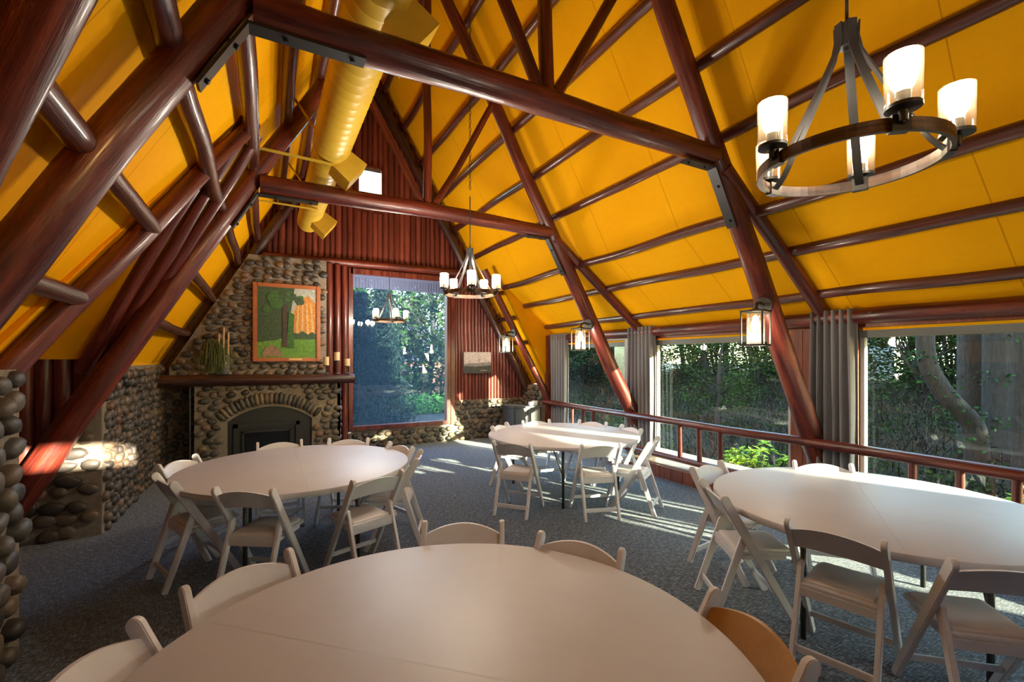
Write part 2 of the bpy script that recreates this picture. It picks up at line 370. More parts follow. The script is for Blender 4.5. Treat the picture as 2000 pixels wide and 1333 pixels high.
# cobble walls ---------------------------------------------------------
def cobbles(name, org, ud, w, h, inside=None, size=0.105, depth=0.045, seed=1, thick=0.2, nrm=None, parent=None, avoid=None, arch=None, kind='structure'):
    """wall slab with real rounded stones set in mortar. org: lower corner; ud: unit along; nrm: outward"""
    R = random.Random(seed); U = Vector(ud); V = Vector((0, 0, 1)); Nn = Vector(nrm); O = Vector(org)
    b = MB(); b.cur = 0
    inside = inside or (lambda x, y: 0 <= x <= w and 0 <= y <= h)
    poly = arch if arch else [(0, 0), (w, 0), (w, h), (0, h)]
    b.prism(poly, lambda p: O+U*p[0]+V*p[1], lambda p: O+U*p[0]+V*p[1]-Nn*thick)
    b.cur = 1
    def stone(x, y, a, c, ang, dp):
        nu, nv_ = 9, 4; vs = []; ca, sa = math.cos(ang), math.sin(ang); ph = R.random()*90
        for i in range(nv_):
            t = i/(nv_-0.55)*math.pi/2; rr = math.cos(t)**0.6 if i else 1.0; zz = math.sin(t)**0.8 if i else -0.25
            for k in range(nu):
                th = 2*math.pi*k/nu; q = 1+0.22*noise.noise((math.cos(th)*1.2, math.sin(th)*1.2, ph))
                px, py = a*rr*q*math.cos(th), c*rr*q*math.sin(th)
                vs.append(O+U*(x+px*ca-py*sa)+V*(y+px*sa+py*ca)+Nn*(dp*zz))
        vs.append(O+U*x+V*y+Nn*(dp*1.02))
        fs = [(i*nu+k, i*nu+(k+1) % nu, (i+1)*nu+(k+1) % nu, (i+1)*nu+k) for i in range(nv_-1) for k in range(nu)]
        fs += [((nv_-1)*nu+k, (nv_-1)*nu+(k+1) % nu, nv_*nu) for k in range(nu)]
        b.add(vs, fs)
    y = size*0.4; row = 0
    while y < h:
        x = (row % 2)*size*0.6+R.uniform(0, .03)
        while x < w+.02:
            sx = size*R.uniform(0.46, 0.70); sy = size*R.uniform(0.36, 0.50)
            xx = x+R.uniform(-.18, .18)*size; yy = y+R.uniform(-.14, .14)*size
            if inside(xx, yy) and inside(xx+sx*.6, yy) and inside(xx-sx*.6, yy) and inside(xx, yy+sy*.6) and not (avoid and avoid(xx, yy)):
                stone(xx, yy, sx, sy, R.uniform(-.35, .35), depth*R.uniform(.6, 1.15))
            x += size*R.uniform(1.05, 1.42)
        y += size*0.84; row += 1
    if arch and hasattr(cobbles, 'vs'):
        for (x, y, a, c, ang) in cobbles.vs: stone(x, y, a, c, ang, depth*1.1)
    o = b.build(name, [M['mortar'], M['stone']], parent, auto=60)
    if kind: o['kind'] = kind
    return o
XL = -1.40
# low side wall towards the fireplace, its return by the side opening, and the near pier
cobbles('wall_left', (XL, 5.76, 0), (0, 1, 0), YG-5.76, 1.62, size=0.118, depth=0.05, seed=3, nrm=(1, 0, 0), thick=0.05)
def ret_in(x, y):                              # stone lies under the sloping rafter
    X = XL-x; return 0 <= x <= 1.1 and 0 <= y <= 1.46-1.75*x+.05
cobbles('wall_left', (XL-.005, 5.75, 0), (-1, 0, 0), 1.1, 1.62, inside=ret_in, size=0.15, depth=0.05, seed=5, nrm=(0, -1, 0), thick=0.3,
        arch=[(0, 0), (1.1, 0), (1.1, .05), (.72, .20), (0, 1.46)])
cobbles('wall_left', (XL, YB, 0), (0, 1, 0), .40-YB, 1.62, inside=lambda x, y: 0 <= y <= 1.62 and 3.0 < x, size=0.15, depth=0.05, seed=6, nrm=(1, 0, 0), thick=0.5)
cobbles('wall_left', (-1.28, 2.60, 0), (0, 1, 0), 1.13, 1.64, size=0.15, depth=0.07, seed=16, nrm=(1, 0, 0), thick=0.5)
cobbles('wall_left', (-1.85, 3.75, 0), (1, 0, 0), 0.56, 1.62, size=0.14, depth=0.06, seed=8, nrm=(0, 1, 0), thick=0.3)
# log slabs in the side opening
def slab_wall(name, x0, x1, y, z0, z1, r, nr, zt=None, seed=2, m=M['siding']):
    R = random.Random(seed); b = MB(); x = min(x0, x1)
    while x < max(x0, x1):
        rr = r*R.uniform(.85, 1.15); top = zt(x+rr) if zt else z1
        bot = z0(x+rr) if callable(z0) else z0
        if top-bot > 0.05:
            k = 7; n = 6; vs = []; ph = R.random()*99
            for i in range(k+1):
                z = bot+(top-bot)*i/k; q = 1+.10*noise.noise((z*1.3, ph, 1))
                for j in range(n+1):
                    th = math.pi*j/n
                    vs.append((x+rr-rr*q*math.cos(th), y+nr*rr*q*math.sin(th)*0.9, z))
            fs = [(i*(n+1)+j, i*(n+1)+j+1, (i+1)*(n+1)+j+1, (i+1)*(n+1)+j) for i in range(k) for j in range(n)]
            b.add(vs, fs)
        x += rr*2
    return b.build(name, m, auto=70)
struct(MB().box((-2.92, 5.93, 0.95), (2.84, .1, 1.9)).build('wall_left', M['slab']))
struct(slab_wall('wall_left', -4.0, -1.64, 5.88, 0, 1.86, 0.065, -1))
for gy in (AY, BY): struct(MB().box((-4.2, gy, 1.9), (.1, 2.4, 3.9)).build('wall_left', M['slab']))
struct(MB().box((-3.0, 2.63, 0.95), (2.4, .1, 1.9)).build('wall_left', M['slab'])); struct(MB().box((-3.0, .36, 0.95), (2.4, .1, 1.9)).build('wall_left', M['slab']))
struct(MB().box((-3.0, 3.6, 0.95), (2.4, .1, 1.9)).build('wall_left', M['slab']))
log('trim_1', (-4.1, 5.79, 1.87), (-1.45, 5.79, 1.87), .05, .05, M['purlin'], seed=1)['kind'] = 'structure'
log('trim_2', (-3.9, 5.60, 2.22), (-1.10, 5.60, 2.22), .045, .045, M['purlin'], seed=2)['kind'] = 'structure'

# far gable wall -------------------------------------------------------
WX0, WX1, WZ0, WZ1 = 1.38, 3.30, 0.42, 3.34
SX0, SX1, SZ0, SZ1 = 1.50, 1.96, 4.52, 5.35
g = MB()
def gw(poly): g.prism(poly, lambda p: Vector((p[0], YG, p[1])), lambda p: Vector((p[0], YG+.15, p[1])))
gw([(-2, 0), (WX0, 0), (WX0, 3.42), (-.6, 3.42), (-1.6, 1.6), (-2, 1.6)])
gw([(WX0, 0), (WX1, 0), (WX1, WZ0), (WX0, WZ0)])
gw([(WX0, WZ1), (WX1, WZ1), (WX1, 3.42), (WX0, 3.42)])
gw([(WX1, 0), (5.7, 0), (5.7, 1.15), (5.4, 1.15), (panR(3.42)+.1, 3.42), (WX1, 3.42)])
gw([(panL(3.42)-.1, 3.42), (panR(3.42)+.1, 3.42), (panR(SZ0)+.1, SZ0), (panL(SZ0)-.1, SZ0)])
gw([(panL(SZ0)-.1, SZ0), (SX0, SZ0), (SX0, SZ1), (panL(SZ1)-.1, SZ1)])
gw([(SX1, SZ0), (panR(SZ0)+.1, SZ0), (panR(SZ1)+.1, SZ1), (SX1, SZ1)])
gw([(panL(SZ1)-.1, SZ1), (panR(SZ1)+.1, SZ1), (RX, ZR+.1)])
wf = struct(g.build('wall_far', M['slab']))
def gtop(x): return min(ZR, TZ+(x-(-.07-OFF))*S if x < RX else TZ+((3.67+OFF)-x)*S)
def part(o, p): o.parent = p; return o
cobbles('stone_base', (-1.5, YG-.04, 0), (1, 0, 0), .60, 1.5, size=.125, depth=.05, seed=13, nrm=(0, -1, 0), thick=.04, parent=wf, kind=None)
part(slab_wall('log_siding', -.7, SX0-.02, YG, 3.42, 0, .052, -1, zt=gtop, seed=4), wf)
part(slab_wall('log_siding', SX1+.02, 4.2, YG, 3.42, 0, .052, -1, zt=gtop, seed=5), wf)
part(slab_wall('log_siding', SX0-.02, SX1+.02, YG, SZ1+.03, 0, .052, -1, zt=gtop, seed=6), wf)
part(slab_wall('log_siding', SX0-.02, SX1+.02, YG, 3.42, SZ0-.03, .052, -1, seed=7), wf)
part(slab_wall('log_siding', WX1+.16, 5.2, YG, .84, 0, .04, -1, zt=lambda x: min(3.45, gtop(x)), seed=8), wf)
cobbles('stone_base', (3.42, YG-.04, 0), (1, 0, 0), 1.70, .84, size=.125, depth=.05, seed=10, nrm=(0, -1, 0), thick=.04, parent=wf, kind=None)
cobbles('stone_base', (1.12, YG-.04, 0), (1, 0, 0), 2.30, .36, size=.125, depth=.05, seed=11, nrm=(0, -1, 0), thick=.04, parent=wf, kind=None)
cobbles('wall_right', (5.10, YG, 0), (0, -1, 0), YG-YD, 1.13, size=.12, depth=.045, seed=12, nrm=(-1, 0, 0), thick=.3)
struct(log('trim_3', (-.12, YG-.10, 3.47), (3.85, YG-.10, 3.50), .075, .07, M['log'], seed=3))
# big picture window
win = empty('window_1', (WX0, YG, WZ0), kind='structure')
b = MB(); fw = .075
cx, cz = (WX0+WX1)/2-WX0, (WZ1-WZ0)/2; ww, wh = WX1-WX0, WZ1-WZ0
b.box((0.0, -.03, cz), (fw, .14, wh+.1)); b.box((ww, -.03, cz), (fw, .14, wh+.1)); b.box((cx, -.03, -.02), (ww, .16, .08)); b.box((cx, -.03, wh), (ww, .14, .10))
b.box((ww+.10, -.03, cz-.02), (.09, .10, wh+.1)); b.build('window_frame', M['log'], win)
MB().box((cx, .03, cz), (ww-.04, .004, wh-.05)).build('glass', M['glassblue'], win)
b = MB()
for k in range(64):
    x0 = .05+(ww-.1)*k/64; b.box((x0+.012, -.015+(.012 if k % 2 else -.012), 2.73), ((ww-.1)/64, .02, .20))
b.box((cx, -.015, 2.85), (ww-.08, .05, .06)); b.build('valance', M['valance'], win)
# small high window
sw = empty('window_2', (SX0, YG, SZ0), kind='structure')
b = MB(); w2, h2 = SX1-SX0, SZ1-SZ0
for x in (0, w2): b.box((x, -.03, h2/2), (.035, .10, h2+.03))
for z in (0, h2): b.box((w2/2, -.03, z), (w2, .10, .035))
b.build('window_frame', M['log'], sw); MB().box((w2/2, .02, h2/2), (w2-.02, .004, h2-.02)).build('glass', M['glass'], sw)

# window wall on the right ----------------------------------------------
XW = 5.45
struct(MB().box((XW+.05, (YB+YD)/2, .09), (.9, YD-YB, .18)).build('wall_right', M['sill']))
b = MB()
for i in range(58): b.box((4.985, YD-.1-i*.2, .085), (.03, .192, .17))
struct(b.build('baseboard_right', M['cedar']))
def boards(y0, y1):
    b = MB(); n = max(1, round((y1-y0)/.15)); d = (y1-y0)/n
    for i in range(n): b.box((XW+.02, y0+d*(i+.5), 1.1), (.10, d-.006, 1.96))
    return struct(b.build('wall_right', M['cedar']))
bays = [(-3.0, -.35, 3), (.15, 2.42, 4), (3.12, 5.25, 5), (5.92, 7.98, 6)]
boards(YB, -3.0); boards(-.35, .15); boards(2.42, 3.12); boards(5.25, 5.92); boards(7.98, YD+.12)
struct(MB().box((XW+.02, (YB+YD)/2, 2.14), (.12, YD-YB, .22)).build('wall_right', M['cedar']))
struct(log('trim_4', (XW-.10, YD, 2.135), (XW-.10, 2.78, 2.135), .075, .08, M['log'], seed=8))
struct(log('trim_5', (XW-.10, 2.78, 2.135), (XW-.10, YB, 2.135), .08, .075, M['log'], seed=9))
for y0, y1, k in bays:
    w = empty('window_%d' % k, (XW, (y0+y1)/2, .18), kind='structure'); L = y1-y0
    b = MB(); b.box((.03, 0, 1.78), (.10, L, .075)); b.box((.03, 0, .02), (.08, L, .05))
    b.build('window_head', M['greyframe'], w)
    b = MB(); b.box((.03, -L/2+.02, .9), (.06, .04, 1.74)); b.box((.03, L/2-.02, .9), (.06, .04, 1.74)); b.build('window_frame', M['whiteframe'], w)
    MB().box((.04, 0, .9), (.004, L-.06, 1.72)).build('glass', M['glass'], w)
# trim post at the dormer end
struct(MB().box((5.33, YD-.03, 1.1), (.26, .10, 2.2)).build('trim_6', M['cedar']))
# wall behind the camera with a transom that lets the low sun in
b = MB(); yb = YB-.1
def bw(poly): b.prism(poly, lambda p: Vector((p[0], yb, p[1])), lambda p: Vector((p[0], yb+.1, p[1])))
TX0, TX1, TZ0, TZ1 = 2.05, 3.2, 2.46, 2.66
bw([(-4.5, -.1), (6.2, -.1), (6.2, TZ0), (-4.5, TZ0)]); bw([(-4.5, TZ0), (TX0, TZ0), (TX0, TZ1), (-4.5, TZ1)]); bw([(TX1, TZ0), (6.2, TZ0), (6.2, TZ1), (TX1, TZ1)])
bw([(-4.5, TZ1), (6.2, TZ1), (6.2, 3.4), (RX, ZR+.2), (-4.5, 3.4)])
struct(b.build('wall_back', M['slab']))

# ------------------------------------------------------------------ fireplace
FY = 8.25
fp = empty('stone_fireplace', (0.1, FY, 0), label='cobblestone fireplace and chimney breast with an arched dark metal insert', cat='fireplace')
ox = 0.1
cxh, half, zs, rise = 0.07, 0.60, 0.72, 0.22
def arc(n=14, grow=0.0):
    out = []
    R_ = (half**2+rise**2)/(2*rise); a0 = math.asin(half/R_)
    for i in range(n+1):
        th = -a0+2*a0*i/n; out.append((cxh+(R_+grow)*math.sin(th), zs+rise-R_+(R_+grow)*math.cos(th), th))
    return out
A = arc()
cobbles.vs = [(x-(-.95), z, .042, .105, -th) for x, z, th in arc(22, .13)]
outl = [(0, 0), (cxh-half+.95, 0)]+[(x+.95, z) for x, z, _ in A]+[(cxh+half+.95, 0), (2.07, 0), (2.07, 1.42), (0, 1.42)]
def near_arch(x, z):
    X = x-.95
    if abs(X-cxh) < half+.06 and z < zs: return True
    R_ = (half**2+rise**2)/(2*rise); dd = math.hypot(X-cxh, z-(zs+rise-R_)); return dd < R_+.27 and abs(X-cxh) < half+.16 and z > zs-.05
o = cobbles('fireplace_body', (-.95-ox, 0, 0), (1, 0, 0), 2.07, 1.42, size=.12, depth=.05, seed=20, nrm=(0, -1, 0), thick=.6, parent=fp, avoid=near_arch, arch=outl, kind=None)
cobbles.vs = []
o = cobbles('chimney_breast', (-1.3-ox, .30, 1.42), (1, 0, 0), 2.23, 2.0, size=.12, depth=.05, seed=21, nrm=(0, -1, 0), thick=.34, parent=fp, kind=None,
            inside=lambda x, y: 0 <= x <= 2.23 and 0 <= y <= min(2.0, 0.12+(x)*1.75), arch=[(0, 0), (2.23, 0), (2.23, 2.0), (1.05, 2.0), (0, .15)])
# side face of the breast
cobbles('fireplace_body', (2.07-.95-ox, 0.0, 0), (0, 1, 0), .6, 1.42, size=.12, depth=.04, seed=22, nrm=(1, 0, 0), thick=.05, parent=fp, kind=None)
b = MB(); pts = [(cxh-half, 0)]+[(x, z) for x, z, _ in A]+[(cxh+half, 0)]
b.prism(pts, lambda p: Vector((p[0]-ox, .05, p[1])), lambda p: Vector((p[0]-ox, .12, p[1]))); ins = b.build('metal_surround', M['firemetal'], fp); ins['label'] = 'dark grey arched metal surround'
b = MB(); cxo = 0.02-ox
for x in (-.44, .44): b.box((cxo+x, .035, .34), (.06, .05, .68))
b.box((cxo, .035, .65), (.94, .05, .06))
for x in (-.34, .34): b.box((cxo+x, .03, .28), (.03, .05, .56))
b.box((cxo, .03, .55), (.71, .05, .03)); b.build('door_frame', M['firemetal'], ins)
MB().box((cxo, .045, .27), (.66, .02, .54)).build('firebox_glass', M['firehole'], ins)
mt = log('mantel', (-1.38, FY-.06, 1.375), (1.34, FY-.06, 1.37), .095, .075, M['darklog'], seed=11, wob=.02)
mt.scale = (1, 1, 1); tag(mt, 'thick dark red log mantel shelf above the fireplace', 'mantel')
for i, x in enumerate((1.00, 1.14, 1.27)):
    o = log('trim_%d' % (7+i), (x, YG-.20+i*.05, 0.02 if i else .02), (x, YG-.20+i*.05, 3.42), .062, .058, M['log'], seed=30+i); struct(o)
cnd = MB().tube([(-1.0, FY-.04, 0), (-1.0, FY-.04, 1.3)], .012).build('cable_conduit', M['plate'])
tag(cnd, 'thin black conduit running down beside the fireplace', 'pipe')

# ------------------------------------------------------------------ trusses
TR, RR0, RR1 = .095, .124, .073
def bracket(parent, corner, d1, l1, d2, l2, w=.095):
    """flat steel angle strap bolted under a joint"""
    c = Vector(corner); d1 = Vector(d1).normalized(); d2 = Vector(d2).normalized(); b = MB()
    b.strap([c+d1*l1, c, c+d2*l2], w, .018, (0, 1, 0))
    for d, l in ((d1, l1), (d2, l2)):
        for q in (.3, .88):
            p = c+d*l*q; nn = Vector((-d.z, 0, d.x))
            b.tube([p-nn*.025, p+nn*.025], .014, 6)
    o = b.build('steel_bracket', M['plate'], parent); return o
def truss(y, label, seed, brk=True, big=1.0):
    t = empty('roof_truss', (RX, y, TZ), label=label, cat='truss', group=None)
    L = lambda nm, a, c, r0, r1, s: log(nm, (a[0]-RX, a[1], a[2]-TZ), (c[0]-RX, c[1], c[2]-TZ), r0, r1, M['log'], t, seed=seed+s, wob=.03)
    L('rafter', (rafR(0), 0, 0), (rafR(RZ), 0, RZ), RR0*big, RR1, 1)
    L('rafter', (rafL(0), 0, 0), (rafL(RZ), 0, RZ), RR0*big, RR1, 2)
    L('tie_beam', (rafL(TZ)+.09, 0, TZ), (rafR(TZ)-.03, 0, TZ), TR+.008, TR-.008, 3)
    L('king_post', (RX, 0, TZ+.03), (RX, 0, RZ), .055, .05, 4)
    for s in (-1, 1): L('strut', (RX+s*.06, 0, TZ+.06), (RX+s*.95, 0, TZ+.06+1.757*.9), .045, .042, 5+s)
    if brk:
        bracket(t, (rafL(TZ)+.065-RX, 0, -.105), (1, 0, 0), .60, (-.5, 0, -.866), .44)
        bracket(t, (rafR(TZ)-.07-RX, 0, -.115), (-1, 0, 0), .36, (.5, 0, -.866), .58)
    return t
truss(2.78, 'large log roof truss nearest, its tie beam crossing over the middle tables', 100)
truss(5.56, 'second log roof truss, tie beam under the yellow duct near the gable end', 200)
g3 = empty('gable_truss', (RX, 8.74, TZ), label='dark log rafter pair fixed against the far gable wall', cat='truss')
for s in (1, -1):
    x0 = (rafR(1.0) if s > 0 else rafL(1.45)); z0 = 1.0 if s > 0 else 1.45
    log('rafter', (x0-RX, 0, z0-TZ), (0, 0, RZ-TZ), .095, .085, M['darklog'], g3, seed=300+s, wob=.02)
tr_end = log('dormer_end_rafter', (rafR(.85), YD-.06, .85), (3.75, YD-.06, 3.45), .075, .065, M['log'], seed=310)
tag(tr_end, 'slender log rafter at the far end of the window dormer carrying a lantern', 'rafter')
jd = Vector((-.182, .17, -.314)); j0 = Vector((-.59, 1.949, 2.837))
jk = log('valley_log', j0-jd*1.9, j0+jd*4.2, .085, .095, M['log'], seed=320, wob=.03)
tag(jk, 'dark log rising out of view at the top corner on the stone wall side', 'rafter')
for i, (y, lb) in enumerate(((2.72, 'short log rafter bracing the dormer behind the curtain beside the front truss'), (5.5, 'short log rafter bracing the dormer behind the middle curtain'))):
    o = log('dormer_rafter', (3.70, y, 3.46), (5.42, y, 2.13), .065, .07, M['log'], seed=330+i); tag(o, lb, 'rafter')
# valley logs of the side opening
vo = Vector((.10, 0, -.04))
v1 = log('valley_log', Vector((panL(AZ), AY-.02, AZ+.05))+vo, Vector((panL(1.5), 3.66, 1.5))+vo, .062, .078, M['log'], seed=340, wob=.03)
tag(v1, 'stout log edging the near side of the side gable opening', 'rafter')
for i in range(3):
    q = Vector((.12-.07*i, .16-.13*i, .02*i))
    o = log('valley_log', Vector((panL(AZ), AY, AZ))+q, Vector((panL(1.55), 5.80, 1.55))+q, .05, .062, M['log'], seed=350+i, wob=.03)
    tag(o, ('log of the triple valley bundle lying next to the second truss', 'middle log of the triple valley bundle beside the side opening', 'outer log of the triple valley bundle bordering the yellow side ceiling')[i], 'rafter', 'triple valley logs')

# purlins -----------------------------------------------------------------
def ord_(k): return ('first', 'second', 'third', 'fourth', 'fifth', 'sixth', 'seventh', 'eighth')[k]
PO = .20
zs_ = [1.70+q for q in (5.15, 4.50, 3.86, 3.243, 2.65, 2.085)]
for i, z in enumerate(zs_):
    o = log('purlin', (rafR(z)+PO, YG-.1, z), (rafR(z)+PO, YB, z), .052, .058, M['purlin'], seed=400+i, wob=.03)
    tag(o, 'dark log purlin on the window-side roof slope, %s down from the ridge' % ord_(i), 'purlin', 'purlins on the window-side roof')
for i, (x, z) in enumerate(((4.14, 3.12), (4.65, 2.79), (5.16, 2.38))):
    o = log('purlin', (x, YD-.1, z), (x, YB, z), .052, .058, M['purlin'], seed=420+i, wob=.03)
    tag(o, 'dark log purlin under the low dormer ceiling, %s up from the windows' % ord_(2-i), 'purlin', 'purlins under the dormer')
for i, z in enumerate((2.05, 2.55, 1.55+1.49)):
    o = log('purlin', (rafR(z)+PO, YD+.02, z), (rafR(z)+PO, YG-.1, z), .045, .045, M['purlin'], seed=430+i)
    tag(o, 'short purlin between the last two rafters by the far corner, %s up' % ord_(i), 'purlin', 'short purlins in the far corner')
zl_ = [1.70+q for q in (5.0, 4.4, 3.80, 3.20, 2.62, 2.04, 1.563)]
for i, z in enumerate(zl_):
    o = log('purlin', (rafL(z)-PO+.12, YG-.1, z), (rafL(z)-PO+.12, YB if i < 6 else 1.76, z), .056, .068, M['purlin'], seed=440+i, wob=.03)
    tag(o, 'dark log purlin on the fireplace-side roof slope, %s down from the ridge' % ord_(i), 'purlin', 'purlins on the fireplace-side roof')
def low_purlin(z, y0, y1, k, lb):
    o = log('purlin', (rafL(z)-PO+.13, y0, z), (rafL(z)-PO+.13, y1, z), .055, .070, M['purlin'], seed=k, wob=.02)
    tag(o, lb, 'purlin', 'low purlins on the fireplace-side roof')
low_purlin(2.67, 8.8, 5.5, 461, 'low dark purlin between second truss and gable, upper of two')
low_purlin(2.10, 8.8, 5.7, 462, 'low dark purlin between second truss and gable, lower of two')
low_purlin(2.67, 4.2, 2.06, 464, 'low dark purlin crossing the front truss, upper of two')
low_purlin(2.10, 3.95, 2.38, 465, 'low dark purlin crossing the front truss, lower of two')

# ------------------------------------------------------------------ duct
DXc, DZc = .61, 3.97
duct = empty('air_duct', (DXc, 5.0, DZc), label='yellow spiral air duct hung along the fireplace-side slope', cat='duct')
prof = []
def seg(y0, y1, r):
    y = y0
    while y < y1:
        prof.append((r, y)); prof.append((r, y+.10)); prof.append((r+.004, y+.110)); prof.append((r+.004, y+.116)); prof.append((r, y+.124)); y += .125
seg(-3.4, 5.05, .19); prof.append((.185, 5.08)); prof.append((.175, 5.12)); seg(5.14, 7.4, .17); prof.append((.168, 7.42)); seg(7.45, 8.1, .165); prof += [(.15, 8.14), (.001, 8.15)]
b = MB(); rot = Euler((rad(-90), 0, 0)).to_matrix()
b.lathe([(r, y-5.0) for r, y in prof], 28, (0, 0, 0), rot); b.build('duct_body', M['duct'], duct, auto=40)
for y in (2.95, 5.35, 7.72):
    b = MB(); r3 = Euler((0, rad(38), 0)).to_matrix(); k = .25 if y < 6 else .2
    vs = []
    for xx, hw, hh in ((.05, .13, .12), (.17, .15, .135), (.36, .16, .15)):
        for a_, c_ in ((-1, -1), (1, -1), (1, 1), (-1, 1)): vs.append(r3 @ Vector((xx, a_*hw, c_*hh))+Vector((0, y-5.0, 0)))
    b.add(vs, [(i*4+j, i*4+(j+1) % 4, (i+1)*4+(j+1) % 4, (i+1)*4+j) for i in range(2) for j in range(4)]+[(3, 2, 1, 0), (8, 9, 10, 11)])
    b.build('air_outlet', M['duct'], duct)
for y in (5.14, 6.84):
    r = .19 if y < 5.2 else .175
    MB().strap([(-.80, y-5, 3.80-DZc), (.02, y-5, -r-.01)], .055, .008, (0, 1, 0)).build('hanger_strap', M['duct'], duct)
    MB().strap([(-.46, y-5, 4.52-DZc), (-.15, y-5, .12)], .055, .008, (0, 1, 0)).build('hanger_strap', M['duct'], duct)

# ------------------------------------------------------------------ lamps
def bulb_light(name, loc, w, parent):
    l = bpy.data.lights.new(name, 'POINT'); l.energy = w; l.color = (1.0, 0.91, 0.80); l.shadow_soft_size = 0.05
    o = bpy.data.objects.new(name, l); COL.objects.link(o); o.location = loc; o.parent = parent; return o
def make_chandelier(label, phase0):
    t = empty('chandelier', (0, 0, 0), label=label, cat='chandelier', group='wagon wheel chandeliers')
    R0 = .272; b = MB(); n = 60
    for k in range(n):
        a0, a1 = 2*math.pi*k/n, 2*math.pi*(k+1)/n
        vs = [(R*math.cos(a), R*math.sin(a), z) for a in (a0, a1) for R, z in ((R0-.006, -.02), (R0+.006, -.02), (R0+.006, .02), (R0-.006, .02))]
        b.add(vs, [(0, 4, 5, 1), (1, 5, 6, 2), (2, 6, 7, 3), (3, 7, 4, 0)])
    b.build('ring', M['ring'], t, auto=40)
    b = MB(); b.lathe([(.001, .41), (.026, .41), (.028, .44), (.028, .49), (.012, .50), (.001, .50)], 12); b.build('hub', M['bronze'], t)
    b = MB()
    b.tube([(0, 0, .49), (0, 0, 1.05)], .006, 6); b.build('rod', M['bronze'], t)
    for k in range(5):
        a = rad(phase0+72*k); u = Vector((math.cos(a), math.sin(a), 0)); sd = Vector((-math.sin(a), math.cos(a), 0))
        pts = []
        for q, zz in ((.034, .49), (.032, .44), (.042, .39), (.07, .33), (.11, .25), (.155, .165), (.20, .08), (.223, .04), (.243, .015), (R0-.008, -.005)):
            pts.append(u*q+Vector((0, 0, zz)))
        MB().strap(pts, .028, .006, sd).build('arm', M['iron'], t, auto=50)
        MB().box(u*R0+Vector((0, 0, 0)), (.026, .05, .048), Matrix.Rotation(a, 3, 'Z')).build('clamp', M['bronze'], t)
        c = u*(R0+.018); b = MB(); b.lathe([(.001, .0), (.012, .0), (.012, .03), (.045, .035), (.045, .045), (.018, .05), (.018, .085), (.001, .085)], 16, c+Vector((0, 0, .0)))
        b.box(u*(R0+.01), (.03, .012, .012), Matrix.Rotation(a, 3, 'Z')); cp = b.build('candle_cup', M['bronze'], t, auto=40)
        b = MB(); b.lathe([(.044, .045), (.046, .19)], 24, c); b.lathe([(.041, .19), (.041, .047)], 24, c); b.lathe([(.046, .19), (.041, .19)], 24, c)
        gsh = b.build('glass_shade', M['seeded'], t, smooth=True)
        b = MB(); b.lathe([(.001, .085), (.012, .09), (.02, .115), (.017, .14), (.001, .155)], 12, c); b.build('bulb', M['bulb'], t, smooth=True)
        bulb_light('bulb_light', c+Vector((0, 0, .165)), BULB, t)
    return t
ch_labels = ['chandelier nearest the window side, seen large over the front tables', 'chandelier with five glass shades hanging in the middle of the hall', 'farthest small-looking chandelier hanging before the picture window']
ch0 = make_chandelier(ch_labels[0], 16); ch0.location = (1.8, .84, 2.39)
bulb_far = next(q for q in ch0.children if q.type == 'LIGHT').data.copy(); bulb_far.energy = BULB*1.6
for q in ch0.children:
    if q.type == 'LIGHT': q.data.energy = BULB*.36
for i, (y, z) in enumerate(((4.2, 2.36), (7.6, 2.34))):
    c = copy_tree(ch0); c.location = (1.8, y, z); c['label'] = ch_labels[i+1]
    for q in c.children:
        if q.type == 'LIGHT': q.data = bulb_far
    c.scale = (.93, .93, .93); c.rotation_euler.z = rad(18+i*30)
# chains
def chain(x, y, z0, z1, lb):
    b = MB(); z = z0; k = 0
    while z < z1:
        pts = []
        for j in range(9):
            a = 2*math.pi*j/8; p = (.011*math.cos(a), 0) if k % 2 == 0 else (0, .011*math.cos(a))
            pts.append((x+p[0], y+p[1], z+.024+.024*math.sin(a)))
        b.tube(pts, .003, 4, cap=False); z += .042; k += 1
    return tag(b.build('chain', M['bronze']), lb, 'chain', 'chandelier chains')
chain(1.8, .84, 3.43, 6.7, 'chain holding up the nearest chandelier'); chain(1.8, 4.2, 3.40, 6.7, 'chain holding up the middle chandelier'); chain(1.8, 7.6, 3.38, 6.7, 'chain holding up the far chandelier at the picture window')
def make_lantern(label):
    t = empty('wall_lantern', (0, 0, 0), label=label, cat='lantern', group='lanterns on the window-side rafters')
    b = MB(); b.lathe([(.001, 0), (.062, 0), (.062, .02), (.001, .022)], 20, (0, 0, 0), Euler((0, rad(-90), 0)).to_matrix()); b.build('back_plate', M['bronze'], t, auto=40)
    MB().tube([(-.01, 0, 0), (-.06, 0, .02), (-.12, 0, .01), (-.14, 0, -.03)], .012, 8).build('arm', M['bronze'], t, smooth=True)
    b = MB()
    for x, y in ((-.068, -.068), (.068, -.068), (.068, .068), (-.068, .068)): b.box((x-.14, y, -.16), (.009, .009, .24))
    for z in (-.045, -.275):
        for x, y, dx, dy in ((0, -.068, .145, .012), (0, .068, .145, .012), (-.068, 0, .012, .145), (.068, 0, .012, .145)): b.box((x-.14, y, z), (dx, dy, .012))
    b.lathe([(.001, -.02), (.03, -.03), (.085, -.045)], 4, (-.14, 0, 0), Euler((0, 0, rad(45))).to_matrix()); b.build('cage', M['bronze'], t)
    b = MB(); b.lathe([(.055, -.27), (.055, -.06)], 20, (-.14, 0, 0)); b.build('glass_cylinder', M['seeded'], t, smooth=True)
    b = MB(); b.lathe([(.001, -.07), (.014, -.08), (.028, -.13), (.024, -.17), (.001, -.19)], 14, (-.14, 0, 0)); b.build('bulb', M['bulb'], t, smooth=True)
    bulb_light('bulb_light', (-.14, 0, -.22), LANT, t); return t
